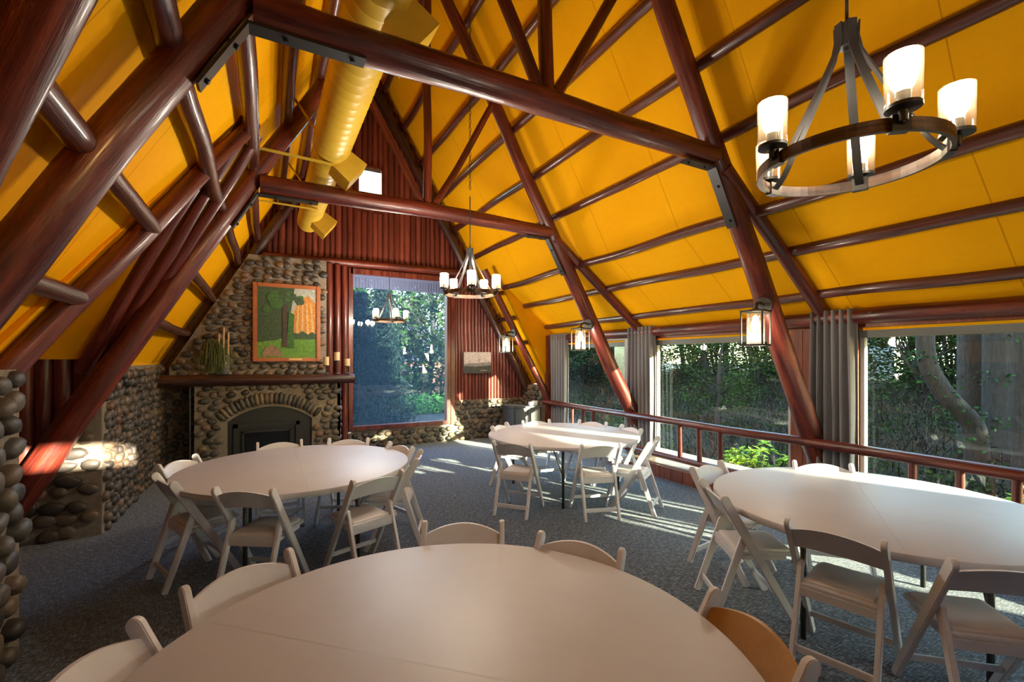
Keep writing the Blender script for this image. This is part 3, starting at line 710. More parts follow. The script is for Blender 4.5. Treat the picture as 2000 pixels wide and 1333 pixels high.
l0 = make_lantern('lantern with lit bulb on the nearest truss rafter by the curtain'); l0.location = (4.30, 2.73, 2.22); l0.rotation_euler.z = rad(12); l0.scale = (1.4, 1.4, 1.4)
for (x, y, z, rz, lb) in ((4.32, 5.50, 2.22, 12, 'lantern on the second truss rafter in front of the far windows'), (4.38, 8.0, 2.22, 12, 'lantern on the slender end rafter beside the gable wall')):
    c = copy_tree(l0); c.location = (x, y, z); c.rotation_euler.z = rad(rz); c['label'] = lb

# ------------------------------------------------------------------ railing
def railing(y0, y1, yc, lb, sd):
    t = empty('log_railing', (5.15, (y0+y1)/2, 0), label=lb, cat='railing', group='log railings along the windows'); ym = (y0+y1)/2
    log('top_rail', (0, y0-ym, .80), (0, y1-ym, .80), .052, .05, M['log'], t, seed=sd)
    log('bottom_rail', (0, y0-ym, .28), (0, y1-ym, .28), .045, .045, M['log'], t, seed=sd+1)
    for k in (-1, 0, 1): log('baluster', (0, yc+k*.325-ym, .30), (0, yc+k*.325-ym, .78), .032, .032, M['log'], t, seed=sd+3+k)
    return t
railing(8.05, 5.56, 6.75, 'dark log railing before the farthest window', 500)
railing(5.56, 2.78, 4.17, 'dark log railing before the middle window by the shrub', 510)
railing(2.78, 0.0, 1.55, 'dark log railing beside the table nearest the windows', 520)

# ------------------------------------------------------------------ curtains
def curtain(y0, y1, lb, folds, flare=.0, seed=1):
    R = random.Random(seed); t = empty('curtain', (5.29, (y0+y1)/2, .19), label=lb, cat='curtain', group='grey curtains'); ym = (y0+y1)/2; L = y1-y0
    b = MB(); nu, nz = folds*10, 14; vs = []
    for j in range(nz+1):
        z = 2.03*j/nz; fl = 1+flare*(1-j/nz)**2
        for i in range(nu+1):
            u = i/nu; am = .045*(1+.15*math.sin(3*u+seed))
            vs.append((am*math.sin(2*math.pi*folds*u+.5*math.sin(z*1.3+u*4)), (u-.5)*L*fl+.010*math.sin(z*2+u*20)*(1-j/nz), z))
    b.add(vs, [(j*(nu+1)+i, j*(nu+1)+i+1, (j+1)*(nu+1)+i+1, (j+1)*(nu+1)+i) for j in range(nz) for i in range(nu)])
    o = b.build('cloth', M['curtain'], t, smooth=True)
    md = o.modifiers.new('solid', 'SOLIDIFY'); md.thickness = .004
    b = MB(); b.tube([(0, L/2+.15, 1.965), (0, -L/2-.10, 1.965)], .011, 8); b.box((0, -L/2-.12, 1.965), (.035, .03, .035)); b.build('curtain_rod', M['plate'], t)
    return t
curtain(2.38, 2.82, 'grey curtain gathered beside the front truss foot, behind the nearest railing', 6, .12, 1)
curtain(5.12, 5.68, 'grey curtain gathered at the second truss between two windows', 7, .10, 2)
curtain(7.42, 8.06, 'grey curtain pair gathered in the corner by the gable wall', 7, .0, 3)

# ------------------------------------------------------------------ tables
TRAD = .965
def tabletop_half(sgn):
    b = MB(); n = 44; gap = .0004
    prof_ = [(TRAD-.012, .74), (TRAD-.003, .737), (TRAD, .73), (TRAD, .705), (TRAD-.004, .696), (TRAD-.03, .695), (TRAD-.04, .705)]
    vs = []; fs = []
    for k in range(n+1):
        a = math.pi*k/n
        for r, z in prof_: vs.append((r*math.cos(a), sgn*(gap+r*math.sin(a)), z))
    m_ = len(prof_)
    for k in range(n):
        for j in range(m_-1): fs.append((k*m_+j, (k+1)*m_+j, (k+1)*m_+j+1, k*m_+j+1))
    fs.append(tuple(k*m_ for k in range(n+1))); fs.append(tuple(k*m_+m_-1 for k in range(n+1))[::-1])
    # seam lip
    i0 = len(vs)
    b.add(vs, fs); b.box((0, sgn*.006, .718), (2*TRAD-.03, .008, .038))
    return b
def make_table():
    t = empty('round_table', (0, 0, 0))
    for s in (1, -1): tabletop_half(s).build('tabletop_half', M['table'], t, auto=35)
    for sx in (-1, 1):
        for sy in (-1, 1):
            x, y = sx*.59, sy*.41
            lg = MB().tube([(x, y, 0), (x, y, .70)], .0165, 12).build('leg', M['tleg'], t, smooth=True)
            b = MB(); b.tube([(x, y, .36), (x-sx*.24, y, .69)], .009, 6); b.tube([(x, y, .36), (x, y-sy*.0, .38)], .02, 8); b.build('brace', M['tleg'], lg)
    return t
TB = {'A': (.27, 4.56, 90, 'round white folding table nearest the fireplace'), 'C': (3.38, 4.84, 90, 'round white folding table beyond, between the windows and the open floor'),
      'D': (3.59, 1.54, 32, 'round white folding table along the windows, beside the curtain'), 'B': (.49, 1.33, -44, 'large-looking round table right before the viewer with a seam across')}
t0 = make_table(); first = True
for k, (x, y, r, lb) in TB.items():
    t = t0 if first else copy_tree(t0); first = False
    t.location = (x, y, 0); t.rotation_euler.z = rad(r); tag(t, lb, 'table', 'round banquet tables')

# ------------------------------------------------------------------ chairs
FYo, FYt, HT = .24, -.22, .81
def posty(z): return FYo+(FYt-FYo)*z/HT
def plank(x, th, p0, p1, w0, w1, rnd=True):
    """flat bar in the yz plane with a rounded upper end"""
    a = Vector((0, *p0)); c = Vector((0, *p1)); d = (c-a).normalized(); nn = Vector((0, -d.z, d.y)); pts = [a-nn*w0/2, a+nn*w0/2]
    cc = c-d*w1/2
    for k in range(9):
        th_ = math.pi*k/8; pts.append(cc+nn*(w1/2*math.cos(th_))+d*(w1/2*math.sin(th_)))
    b = MB(); b.prism([(p.y, p.z) for p in pts], lambda p: Vector((x-th/2, p[0], p[1])), lambda p: Vector((x+th/2, p[0], p[1]))); return b
def make_chair(mback):
    t = empty('folding_chair', (0, 0, 0)); W = M['chair']
    for s in (-1, 1):
        plank(s*.212, .027, (FYo, 0), (FYt, HT), .046, .060).build('front_leg', W, t, bevel=.004, auto=40)
        plank(s*.184, .026, (-.255, 0), (posty(.53)-.005, .55), .040, .048).build('rear_leg', W, t, bevel=.004, auto=40)
    b = MB(); nx = 12; vs = []
    for i in range(nx+1):
        u = -1+2*i/nx; x = u*.203
        zt = .745+.045*(1-u*u); zb = .635+.022*(1-u*u)
        for z, dy in ((zb, -.008), (zt, -.008), (zt, .008), (zb, .008)):
            vs.append((x, posty(z)+dy-.022*(1-u*u), z))
    b.add(vs, [(i*4+k, i*4+(k+1) % 4, (i+1)*4+(k+1) % 4, (i+1)*4+k) for i in range(nx) for k in range(4)]+[(3, 2, 1, 0), (nx*4, nx*4+1, nx*4+2, nx*4+3)])
    b.build('backrest', mback, t, auto=40)
    b = MB(); b.prism([(-.172, -.13), (.172, -.13), (.183, .23), (.17, .255), (-.17, .255), (-.183, .23)], lambda p: Vector((p[0], p[1], .420)), lambda p: Vector((p[0], p[1], .440)))
    st = b.build('seat', W, t, bevel=.004, auto=40)
    b = MB(); vs = []; P_ = [(-.155, -.11), (.155, -.11), (.165, .215), (.15, .235), (-.15, .235), (-.165, .215)]
    for z, sc_ in ((.44, 1), (.452, 1), (.459, .95), (.462, .8)):
        for p in P_: vs.append((p[0]*sc_, (p[1]-.06)*sc_+.06, z))
    b.add(vs, [(j*6+k, j*6+(k+1) % 6, (j+1)*6+(k+1) % 6, (j+1)*6+k) for j in range(3) for k in range(6)]+[tuple(18+k for k in range(6))])
    b.build('seat_pad', M['pad'], t, auto=50)
    MB().box((0, -.125, .395), (.35, .018, .05)).build('seat_rail', W, t, bevel=.003)
    MB().box((0, posty(.15), .15), (.40, .016, .034)).build('stretcher', W, t, bevel=.003)
    MB().box((0, -.215, .11), (.35, .016, .040)).build('stretcher', W, t, bevel=.003)
    for s in (-1, 1): MB().box((s*.162, .05, .40), (.018, .30, .03)).build('side_rail', W, t, bevel=.003)
    return t
proto = make_chair(M['chair']); used = False
# (back middle x, y, facing direction deg, label)
def tb(k, ang, r, off=0):
    x, y = TB[k][0]+r*math.cos(rad(ang)), TB[k][1]+r*math.sin(rad(ang)); return x, y, ang+180+off
CH = [
 (*tb('A', -114, 1.02, -10), 'white folding chair at the fireplace table, its open back facing the front table'),
 (*tb('A', -162, 1.01, 6), 'white folding chair seen side-on at the stone wall end of the fireplace table'),
 (*tb('A', 157, 1.06, -8), 'white folding chair by the cobble side wall, sunlit back, behind its side-on neighbour'),
 (*tb('A', 98, 1.0, -8), 'white folding chair in front of the dark firebox'),
 (*tb('A', 56, .99, 10), 'white folding chair under the right end of the mantel at the fireplace table'),
 (*tb('A', 10, 1.0, 8), 'shaded folding chair on the picture window side of the fireplace table'),
 (*tb('A', -22, 1.08, 0), 'white folding chair seen edge-on at the open floor end of the fireplace table'),
 (*tb('A', -64, 1.13, -6), 'white folding chair with tan lit seat at the fireplace table, angled toward the aisle'),
 (2.32, 4.29, 40, 'folding chair at the far table, front one nearer the fireplace table'),
 (3.10, 3.73, 70, 'folding chair at the far table seen squarely from behind'),
 (3.80, 3.66, 122, 'brightly sunlit folding chair seen side-on at the far table by the railing'),
 (4.27, 4.52, 172, 'white folding chair at the far table beside the middle curtain'),
 (4.16, 5.20, 204, 'grey shaded folding chair back behind the far table, before the railing balusters'),
 (3.48, 5.68, 262, 'white folding chair behind the far table in front of the dark cabinet'),
 (2.81, 5.56, 306, 'tan-edged folding chair behind the far table toward the gable wall'),
 (3.30, 2.61, -83, 'white folding chair at the window table end nearest the shrub'),
 (2.72, 2.11, -33, 'white folding chair seen side-on at the window table, beside the metal leg'),
 (2.60, 1.28, 13, 'white folding chair with tan lit seat, standing squarely before the window table'),
 (2.83, .68, 47, 'white folding chair cut off by the right frame edge at the window table'),
 (4.24, 2.17, 224, 'white folding chair behind the window table below the curtain'),
 (-.10, 2.28, -62, 'white folding chair pushed in at the front table, toward the stone wall'),
 (.96, 2.33, 243, 'white folding chair centred behind the front table'),
 (1.37, 1.81, 211, 'white folding chair behind the front table on the window side of its neighbour'),
 (-.50, 1.80, -26, 'white folding chair cut off at the bottom corner beside the near stone pier'),
 (1.49, .96, 165, 'tan-backed folding chair at the window side of the front table'),
]
for i, (x, y, a, lb) in enumerate(CH):
    if i == 24:
        c = make_chair(M['chairbrown'])
    elif not used: c = proto; used = True
    else: c = copy_tree(proto)
    fx, fy = math.cos(rad(a)), math.sin(rad(a))
    c.location = (x+.22*fx, y+.22*fy, 0); c.rotation_euler.z = rad(a-90)
    tag(c, lb, 'chair', 'white folding chairs')

# ------------------------------------------------------------------ pictures and mantel things
pt = empty('framed_painting', (.315, 8.49, 1.66), label='framed painting of a lawn, trees and a striped tent above the mantel', cat='painting'); w, h = 1.02, 1.30
b = MB(); f = .065
for x in (0, w): b.box((x-w/2+(f/2 if x == 0 else -f/2), 0, h/2), (f, .05, h))
for z in (f/2, h-f/2): b.box((0, 0, z), (w-2*f, .05, f))
b.build('picture_frame', M['frame'], pt, bevel=.008)
b = MB(); pm = [flat('paint_forest', (.05, .09, .04)), flat('paint_lawn', (.13, .30, .04)), flat('paint_tent', (.60, .25, .045)), flat('paint_stripe', (.66, .42, .16)),
                flat('paint_leaves', (.05, .14, .03)), flat('paint_trunk', (.07, .05, .035)), flat('paint_rock', (.30, .19, .12)), flat('paint_sky', (.42, .45, .38))]
def pp(i, poly, k): 
    b.cur = i; yy = -.002-.0012*k
    b.add([(x, yy, z) for x, z in poly], [tuple(range(len(poly)))])
iw, ih = w-2*f, h-2*f; X0, Z0 = -iw/2, f
Q = lambda l: [(X0+a_*iw, Z0+c_*ih) for a_, c_ in l]
pp(0, Q([(0, 0), (1, 0), (1, 1), (0, 1)]), 0)
pp(7, Q([(.55, .62), (1, .55), (1, 1), (.62, 1)]), 1); pp(1, Q([(0, 0), (1, 0), (1, .30), (.6, .33), (.3, .25), (0, .22)]), 1)
pp(2, Q([(.58, .32), (1, .32), (1, .78), (.86, .90), (.74, .86), (.60, .66)]), 2)
for k in range(4): pp(3, Q([(.64+k*.095, .34), (.68+k*.095, .34), (.70+k*.07, .80), (.68+k*.07, .80)]), 3)
pp(0, Q([(.6, .27), (1, .27), (1, .34), (.93, .38), (.85, .34), (.76, .39), (.68, .35), (.6, .36)]), 4)
R = random.Random(5)
for k in range(26):
    x, z, r = R.uniform(.03, .72), R.uniform(.68, .98), R.uniform(.05, .12)
    if x > .6 and z < .8: continue
    pp(4 if k % 3 else 0, Q([(x+r*R.uniform(.7, 1.2)*math.cos(a_*.7), z+r*.7*R.uniform(.7, 1.2)*math.sin(a_*.7)) for a_ in range(9) if 0 < x+r*math.cos(a_*.7) < 1.2]), 5+k*.1) if x-r > 0 and z+r < 1 else None
pp(5, Q([(.40, .15), (.52, .15), (.49, .40), (.50, .75), (.41, .75), (.42, .40)]), 8); pp(4, Q([(.49, .14), (.62, .14), (.60, .40), (.62, .62), (.52, .66), (.50, .4)]), 8.5)
pp(6, Q([(.06, .02), (.42, .02), (.36, .12), (.24, .18), (.12, .13)]), 9)
b.build('canvas', pm, pt); MB().box((.12, -.03, f/2+.005), (.20, .012, .035)).build('name_plaque', M['brass'], pt)
pc = empty('canvas_picture', (3.945, 8.81, 1.40), label='unframed black and white landscape print on the red log siding', cat='picture')
MB().box((0, 0, .225), (.63, .03, .45)).build('canvas', flat('grey_print', (.22, .21, .20)), pc)
b = MB(); b.cur = 0; b.add([(-.315, -.017, .20), (.315, -.017, .24), (.315, -.017, .45), (-.315, -.017, .45)], [(0, 1, 2, 3)])
b.cur = 1; b.add([(-.315, -.018, 0), (.315, -.018, 0), (.315, -.018, .17), (-.05, -.018, .14), (-.315, -.018, .16)], [(0, 1, 2, 3, 4)])
b.box((.03, -.019, .27), (.006, .002, .10)); b.cur = 0; b.box((.14, -.0195, .06), (.16, .002, .010)); b.build('print', [flat('print_light', (.50, .44, .42)), flat('print_dark', (.055, .055, .05))], pc)
mz = 1.462
def candle(x, z0, z1, lb):
    t = empty('candle_holder', (x, FY-.07, 1.455), label=lb, cat='candle', group='candles on the mantel')
    b = MB(); b.lathe([(.001, 0), (.045, 0), (.04, .012), (.01, .02), (.01, z0-1.475), (.05, z0-1.468), (.05, z0-1.455), (.001, z0-1.455)], 14); b.build('stand', M['plate'], t, auto=40)
    b = MB(); b.lathe([(.001, z0-1.455), (.046, z0-1.455), (.046, z1-1.455), (.03, z1-1.462), (.001, z1-1.465)], 16); b.build('wax', M['candle'], t, auto=40)
candle(.885, 1.60, 1.74, 'ivory candle on a dark holder, the one nearest the painting'); candle(1.055, 1.68, 1.82, 'ivory candle on the tallest dark holder'); candle(1.22, 1.585, 1.71, 'ivory candle at the mantel end by the window')
vs_ = empty('grass_vase', (-.66, FY-.06, 1.465), label='vase with drooping grass and three dry reeds on the mantel', cat='vase')
b = MB(); b.lathe([(.001, 0), (.055, 0), (.07, .10), (.05, .22), (.06, .30), (.056, .30), (.045, .22)], 16, (.10, 0, 0)); b.build('vase', M['vase'], vs_, smooth=True)
b = MB(); R = random.Random(9)
for k in range(260):
    a = R.uniform(0, 6.28); r = R.uniform(.05, .24); h_ = R.uniform(.32, .55); x0 = R.uniform(-.10, .06)
    e = Vector((x0+math.cos(a)*r, max(-.18, min(.1, math.sin(a)*r*.6)), R.uniform(.02, .25))); pts = [Vector((x0, 0, .02)), Vector((x0*1.2+math.cos(a)*r*.3, math.sin(a)*r*.2, h_)), Vector((x0+math.cos(a)*r*.8, e.y*.8, h_*.85)), e]
    b.strap(pts, .006, .002, (math.cos(a+1.5), math.sin(a+1.5), 0))
o = b.build('grass', M['drygrass'], vs_); o['kind'] = 'stuff'
for dx, h_ in ((.02, .62), (.08, .72), (.14, .64)): MB().tube([(dx, 0, .1), (dx+.01, 0, h_)], .014, 8).build('reed', M['reed'], vs_)
# cabinet in the corner, boxes on it
cb = empty('low_cabinet', (4.70, 8.25, 0), label='low dark cabinet in the far corner beside the curtains', cat='cabinet')
MB().box((0, 0, .36), (.62, .5, .68)).build('body', M['cabinet'], cb, bevel=.01); MB().box((0, -.01, .72), (.68, .56, .03)).build('top', M['cabinet'], cb, bevel=.005)
for s in (-1, 1):
    dr = MB().box((s*.15, -.255, .36), (.28, .02, .6)).build('cabinet_door', M['cabinet'], cb, bevel=.004); MB().box((s*.03, -.27, .45), (.012, .02, .08)).build('handle', M['iron'], dr)
for i, (x, y, s_) in enumerate(((4.86, 8.12, .09), (4.97, 8.16, .11))):
    tag(MB().box((x, y, .735+s_*.4), (s_, .08, s_*.8)).build('card_box', M['paper'], bevel=.003), ('smaller white card box on the dark cabinet', 'larger white card box on the dark cabinet, next to the curtain')[i], 'box')
tag(MB().box((1.34, YG-.115, .335), (.08, .012, .03)).build('wall_outlet', M['paper'], bevel=.003), 'small white outlet under the corner of the picture window', 'outlet')

# ------------------------------------------------------------------ outdoors
def hgt(x, y):
    z = -.55
    if x > 6: z = -.55-.35*min(1, (x-6)/3)+max(0, x-9.5)*.19+.12*noise.noise((x*.4, y*.4, 0))
    z = min(z, 0.95+.1*noise.noise((x*.2, y*.2, 3)))
    if y > 9.2: z = max(-.35+.01*(y-9)+.05*noise.noise((x*.5, y*.5, 0)), z if x > 9 else -9)
    return z
b = MB(); nx, ny = 60, 70
xs = [-14+i*(75/nx) for i in range(nx+1)]; ys = [-30+j*(90/ny) for j in range(ny+1)]
vs = [(x, y, hgt(x, y)-(.2 if (x < 6 and y < 9.2) else 0)) for y in ys for x in xs]
b.add(vs, [(j*(nx+1)+i, j*(nx+1)+i+1, (j+1)*(nx+1)+i+1, (j+1)*(nx+1)+i) for j in range(ny) for i in range(nx)])
struct(b.build('ground', M['ground'], smooth=True))
def leaves(b, c, rv, n, size, R, shell=.55, elong=1.6, droop=0):
    c = Vector(c)
    for _ in range(n):
        while True:
            d = Vector((R.uniform(-1, 1), R.uniform(-1, 1), R.uniform(-1, 1)))
            if shell**2 < d.length_squared <= 1: break
        p = c+Vector((d.x*rv[0], d.y*rv[1], d.z*rv[2])); s = size*R.uniform(.6, 1.3)
        a = Vector((R.uniform(-1, 1), R.uniform(-1, 1), R.uniform(-.7, .5)-droop)).normalized(); e = a.cross(Vector((R.uniform(-1, 1), R.uniform(-1, 1), R.uniform(-1, 1)))).normalized()
        b.add([p, p+a*s*.5*elong+e*s*.35, p+a*s*elong, p+a*s*.5*elong-e*s*.35], [(0, 1, 2, 3)])
def make_tree(kind, R, hh):
    t = empty('tree' if kind != 'conifer' else 'conifer_tree', (0, 0, 0)); b = MB()
    if kind == 'conifer':
        log('trunk', (0, 0, -.3), (0, 0, hh*.95), .16, .03, M['bark'], t, n=8, wob=.15)
        for k in range(70):
            z = hh*(.06+.92*k/70); r = (hh-z)*.27+.15
            for q in range(6):
                a = R.uniform(0, 6.28); e = Vector((math.cos(a)*r, math.sin(a)*r, z-.25*r))
                leaves(b, e*.5+Vector((0, 0, z))*.5, (abs(e.x)*.5+.16, abs(e.y)*.5+.16, .12+.1*r), 26, .10, R, 0, 2.2, .5)
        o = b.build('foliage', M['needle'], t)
    else:
        p = [Vector((0, 0, -.4))]
        for k in range(6): p.append(p[-1]+Vector((R.uniform(-.18, .18), R.uniform(-.18, .18), hh*.14)))
        q = MB(); q.tube(p, [.15-.018*k for k in range(7)], 8)
        tips = []
        for k in range(12):
            s0 = p[2+k % 5]; a = R.uniform(0, 6.28); L = hh*R.uniform(.16, .3); mid = s0+Vector((math.cos(a)*L*.5, math.sin(a)*L*.5, L*.4)); e = s0+Vector((math.cos(a)*L, math.sin(a)*L, L*R.uniform(.5, 1.0)))
            q.tube([s0, mid, e], [.05, .03, .012], 5); tips += [mid, e]
        q.build('trunk', M['palebark'] if kind == 'pale' else M['bark'], t, smooth=True)
        for e in tips+[p[-1]]:
            leaves(b, e, (hh*.10, hh*.10, hh*.085), 160 if kind != 'pale' else 60, .085, R, .2)
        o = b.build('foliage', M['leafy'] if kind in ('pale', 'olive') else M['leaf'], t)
    o['kind'] = 'stuff'
    return t
R = random.Random(21)
protos = {'conifer': make_tree('conifer', R, 7.0), 'green': make_tree('green', R, 6.0), 'olive': make_tree('olive', R, 6.5), 'pale': make_tree('pale', R, 8.0)}
tused = set()
def place_tree(kind, x, y, s, lb, grp, rz=None, sz=None):
    if kind in tused: t = copy_tree(protos[kind])
    else: t = protos[kind]; tused.add(kind)
    t.location = (x, y, hgt(x, y)); t.rotation_euler.z = R.uniform(0, 6.28) if rz is None else rz; t.scale = (s, s, sz or s)
    return tag(t, lb, 'tree', grp)
lab = {'green': 'dark evergreen leafy tree in the woods beyond the brush bank', 'olive': 'olive-toned loose leafy tree in the woods beyond the brush bank', 'pale': 'pale-trunked thin tree in the woods beyond the brush bank', 'conifer': 'tall dark conifer in the woods beyond the brush bank'}
wood = []
def gap(x, y):                                  # open sight lines to the houses beyond the woods
    a = math.degrees(math.atan2(x, y)); return 66.0 < a < 68.6 or 37.2 < a < 39.6
for i in range(44):
    x = R.uniform(15.5, 30); y = -4+i*.95+R.uniform(-.6, .6)
    if y > 20: x = R.uniform(12, 26)
    wood.append((('green', 'olive', 'conifer', 'pale', 'green', 'olive')[i % 6], x, y, R.uniform(.75, 1.2)))
for k, x, y, s in wood:
    if not gap(x, y): place_tree(k, x, y, s, lab[k], 'woods beyond the windows')
place_tree('green', 10.9, 8.2, .62, 'bushy evergreen tree close behind the middle window', None)
# low thicket closing the woods near the ground
tk = empty('thicket', (0, 0, 0)); b = MB(); Rt = random.Random(77)
for k in range(15): leaves(b, (Rt.uniform(-1, 1), Rt.uniform(-1, 1), Rt.uniform(.3, 3.0)), (.75, .75, .6), 130, .11, Rt, .1)
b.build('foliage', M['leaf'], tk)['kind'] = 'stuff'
q = MB()
for k in range(7): q.tube([(0, 0, 0), (Rt.uniform(-.5, .5), Rt.uniform(-.5, .5), 1.3), (Rt.uniform(-1, 1), Rt.uniform(-1, 1), 2.9)], [.04, .03, .01], 5)
q.build('stems', M['bark'], tk)
for i in range(44):
    x = R.uniform(16.0, 21); y = -3+i*.72+R.uniform(-.3, .3)
    if gap(x, y): continue
    t = tk if i == 0 else copy_tree(tk)
    t.location = (x, y, hgt(x, y)-.2); s_ = R.uniform(.7, 1.15); t.scale = (s_, s_, s_*R.uniform(.7, 1.2)); t.rotation_euler.z = R.uniform(0, 6)
    tag(t, 'leafy green thicket along the top of the brush bank', 'bush', 'thickets along the bank')
# conifers added out of view to shade the bank, trunks to break low sun
for i in range(7):
    x = 13.2+i*1.5; y = -6.0-(i % 2)*1.2
    place_tree('conifer', x, y, R.uniform(.95, 1.15), 'tall dark conifer added out of view to shade the bank from its near end', 'unseen shading conifers')
for i, (x, r) in enumerate(((6.05, .38), (6.78, .36), (7.72, .21), (8.40, .24), (9.10, .24), (10.9, .3))):
    y = -5.2; o = log('tree', (x, y, -.7), (x+.02, y, 5.5), r, r*.8, M['bark'], seed=600+i, n=12); tag(o, 'straight unseen trunk added past the near windows to break up the low sun', 'tree', 'unseen sun-breaking trunks past the near windows')  # unseen trunks, spaced to split the low sun into streaks indoors
# big trunks close by
def trunk(name, pts, rs, m, lb, ivy=0, seed=1, br=()):
    t = empty(name, (pts[0][0], pts[0][1], hgt(pts[0][0], pts[0][1])), label=lb, cat='tree'); O = t.location; q = MB(); P = []; 
    for i in range(len(pts)-1):
        for k in range(4):
            u = k/4; P.append((Vector(pts[i])*(1-u)+Vector(pts[i+1])*u, rs[i]*(1-u)+rs[i+1]*u))
    P.append((Vector(pts[-1]), rs[-1])); 
    for _ in range(3):
        P = [P[0]]+[((P[i-1][0]+P[i][0]*2+P[i+1][0])/4, P[i][1]) for i in range(1, len(P)-1)]+[P[-1]]
    q.tube([p-O for p, _ in P], [r for _, r in P], 14); q.build('trunk', m, t, smooth=True)
    for bp in br:
        MB().tube([Vector(p)-O for p in bp[0]], bp[1], 6).build('branch', m, t, smooth=True)
    if ivy:
        Rr = random.Random(seed); b = MB()
        for p, r in P:
            leaves(b, p-O, (r+.08, r+.08, .25), ivy, .07, Rr, .75, 1.2)
        o = b.build('ivy', M['ivy'], t); o['kind'] = 'stuff'
    return t
trunk('tree', [(11.0, 3.10, -.8), (11.0, 3.10, 0.1), (11.0, 3.12, .55), (10.72, 3.40, 0.98), (10.5, 3.64, 1.6), (10.5, 3.64, 2.5), (10.7, 3.5, 5.5)], [.18, .17, .16, .15, .14, .13, .08], M['bark'], 'curved mossy trunk bowing toward the curtain side', 14, 2,
      br=[([(10.6, 3.55, 1.25), (10.5, 3.85, 1.55), (10.4, 4.05, 2.0)], [.04, .03, .01])])
trunk('tree', [(12.6, 3.62, -.8), (12.55, 3.62, 2.2), (12.6, 3.66, 6.5)], [.24, .21, .16], M['bark'], 'straight grey trunk behind the bowed trunk', 26, 3)
trunk('tree', [(12.2, 3.12, -.8), (12.25, 3.16, 2.0), (12.2, 3.14, 6.5)], [.26, .22, .18], M['bark'], 'thick ivy-wrapped trunk at the right of the bowed trunk', 60, 4)
trunk('tree', [(10.7, 2.42, -.8), (10.75, 2.44, 2.0), (10.7, 2.42, 6.0)], [.2, .18, .15], M['bark'], 'dark trunk at the very edge of the view past the railing', 30, 5)
# brush bank: uncountable bare twigs
b = MB(); Rb = random.Random(31)
for _ in range(15000):
    x = 8.8+8.5*Rb.random()**.8; y = Rb.uniform(-1, 21); z = hgt(x, y)-.05; L = Rb.uniform(.2, .95); a = Rb.uniform(0, 6.28); tl = Rb.uniform(.3, 1.3)
    p0 = Vector((x, y, z)); p1 = p0+Vector((math.cos(a)*tl*.4, math.sin(a)*tl*.4, L*.6)); p2 = p1+Vector((math.cos(a+.5)*tl*.6, math.sin(a+.5)*tl*.6, L*Rb.uniform(-.35, .35)))
    w_ = Rb.uniform(.006, .014); e = Vector((-math.sin(a), math.cos(a), 0))*w_; u_ = Vector((0, 0, 0))
    b.add([p0-e, p0+e, p1+e*.8, p1-e*.8, p2], [(0, 1, 2, 3), (3, 2, 4)])
tag(b.build('brush', M['twig']), 'tangle of bare brown brush on the bank outside', 'brush', kind='stuff')
b = MB()
for _ in range(260):
    x = Rb.uniform(8.2, 16.5); y = Rb.uniform(-1, 20); leaves(b, (x, y, hgt(x, y)+.2), (.5, .5, .35), 60, .07, Rb, 0)
tag(b.build('undergrowth', M['leaf']), 'low green undergrowth among the brush outside', 'undergrowth', kind='stuff')
# bright shrub just outside the middle window
b = MB(); Rr = random.Random(41); sh = empty('shrub', (6.62, 4.35, -.7), label='bright yellow-green leafy shrub just outside the middle window', cat='shrub')
q = MB()
for k in range(60):
    a = Rr.uniform(0, 6.28); r = .62*Rr.random()**.6; c = Vector((math.cos(a)*r*.8, math.sin(a)*r, Rr.uniform(.45, 1.22-.55*r)))
    q.tube([(0, 0, 0), c*.5+Vector((0, 0, .1)), c], [.014, .009, .005], 5)
    for j in range(10):
        th = j*2.4; d = Vector((math.cos(th), math.sin(th), Rr.uniform(-.35, .45))).normalized(); s_ = Rr.uniform(.11, .17); e = d.cross(Vector((0, 0, 1))).normalized()
        b.add([c, c+d*s_*.5+e*s_*.2+Vector((0, 0, .015)), c+d*s_, c+d*s_*.5-e*s_*.2+Vector((0, 0, .015))], [(0, 1, 2, 3)])
b.build('leaves', M['rhodo'], sh)['kind'] = 'stuff'; q.build('stems', M['bark'], sh)
s2 = copy_tree(sh); s2.location = (7.2, 1.55, -.55); s2.scale = (.8, .8, .75); s2.rotation_euler.z = 1.2; s2['label'] = 'smaller green shrub standing in for sunlit grass past the railing by the big trunks'  # shrub copy added in place of a sunlit patch of grass
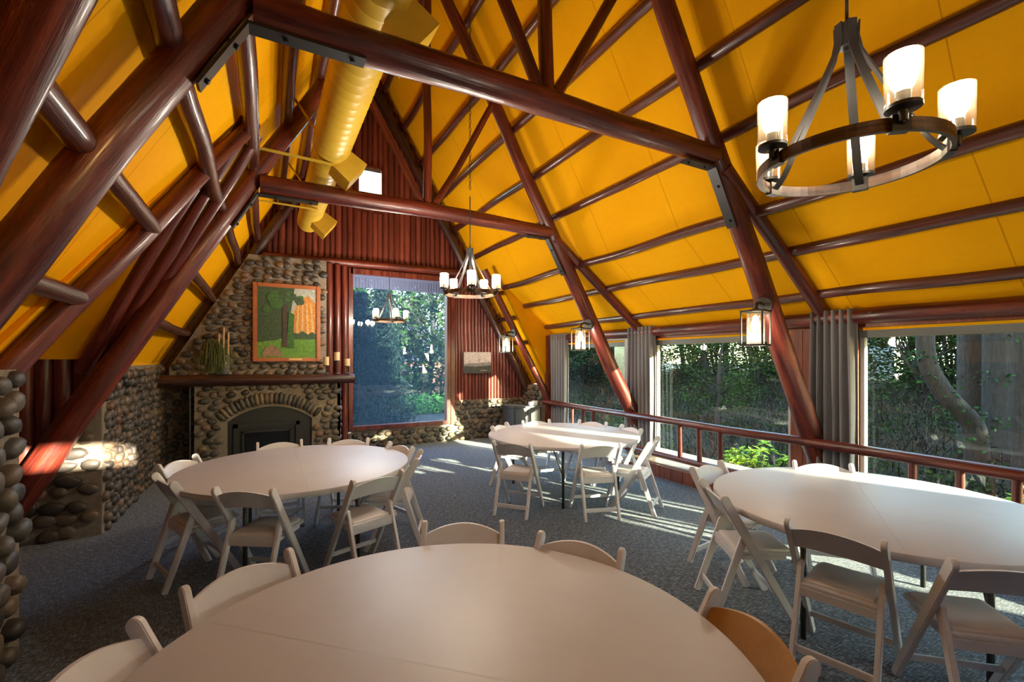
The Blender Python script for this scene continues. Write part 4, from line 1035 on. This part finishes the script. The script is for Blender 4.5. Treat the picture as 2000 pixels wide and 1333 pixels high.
# behind the gable
for i in range(14):
    t = copy_tree(tk); x = 1.0+i*.95+R.uniform(-.3, .3); y = R.uniform(18.5, 21.5); t.location = (x, y, hgt(x, y)-.2); s_ = R.uniform(1.0, 1.7) if x < 7 else R.uniform(.5, .75); t.scale = (s_, s_, s_); t.rotation_euler.z = R.uniform(0, 6)
    tag(t, 'green thicket behind the hedge in the picture window view', 'bush', 'thickets behind the gable')
glab = 'dark conifer standing just outside the picture window'
for i, (x, y, s) in enumerate(((2.1, 12.0, .55), (1.2, 14.5, .9), (3.0, 13.6, .62))):
    place_tree('conifer', x, y, s, ('dark conifer closest outside the picture window', 'tall dark conifer outside behind the chandelier reflection side', 'dark conifer outside in the centre of the picture window')[i], None)
place_tree('pale', 5.3, 12.6, .42, 'thin sapling silhouetted in the picture window', None)
for i in range(20): 
    k = ('green', 'olive', 'conifer')[i % 3]; place_tree(k, -4+i*1.15+R.uniform(-.5, .5), (18 if i % 2 else 29)+R.uniform(0, 4) if i not in (11, 12, 13, 14) else 31, R.uniform(.9, 1.4), {'green': 'green tree in the row behind the picture window view', 'olive': 'olive tree in the row behind the picture window view', 'conifer': 'conifer in the row behind the picture window view'}[k], 'trees behind the gable')
b = MB(); hd = (4.9, 16, -.3); leaves(b, (0, 0, .35), (1.6, .4, .4), 2500, .09, R, .3); h_ = b.build('hedge', M['hedge']); h_.location = hd; tag(h_, 'clipped bright green hedge outside the picture window', 'hedge')
def house(x, y, w_, d_, hh, m, lb, rz=0):
    t = empty('house', (x, y, hgt(x, y)-.2), rz=rad(rz), label=lb, cat='house')
    MB().box((0, 0, hh/2), (w_, d_, hh)).build('wall', m, t)
    b = MB(); b.prism([(-d_/2-.4, hh), (d_/2+.4, hh), (0, hh+d_*.35)], lambda p: Vector((-w_/2-.3, p[0], p[1])), lambda p: Vector((w_/2+.3, p[0], p[1]))); b.build('roof', M['houseroof'], t)
    for k in range(3):
        for yy, xx in ((-d_/2-.02, (k-1)*w_*.3),):
            f_ = MB().box((xx, yy, hh*.55), (1.1, .06, 1.2)).build('window', M['whiteframe'], t); MB().box((xx, yy-.03, hh*.55), (.9, .04, 1.0)).build('pane', M['firehole'], f_)
    return t
house(25, 10.4, 6, 5, 3.0, M['housewhite'], 'pale house glimpsed between the trees beside the curtain', 70)
house(22.5, 28.4, 6, 5, 2.6, M['housewhite'], 'white house glimpsed through the far window', 60)
house(9.5, 27, 7, 6, 2.0, M['housebrick'], 'orange brick house glimpsed through the picture window', 0)
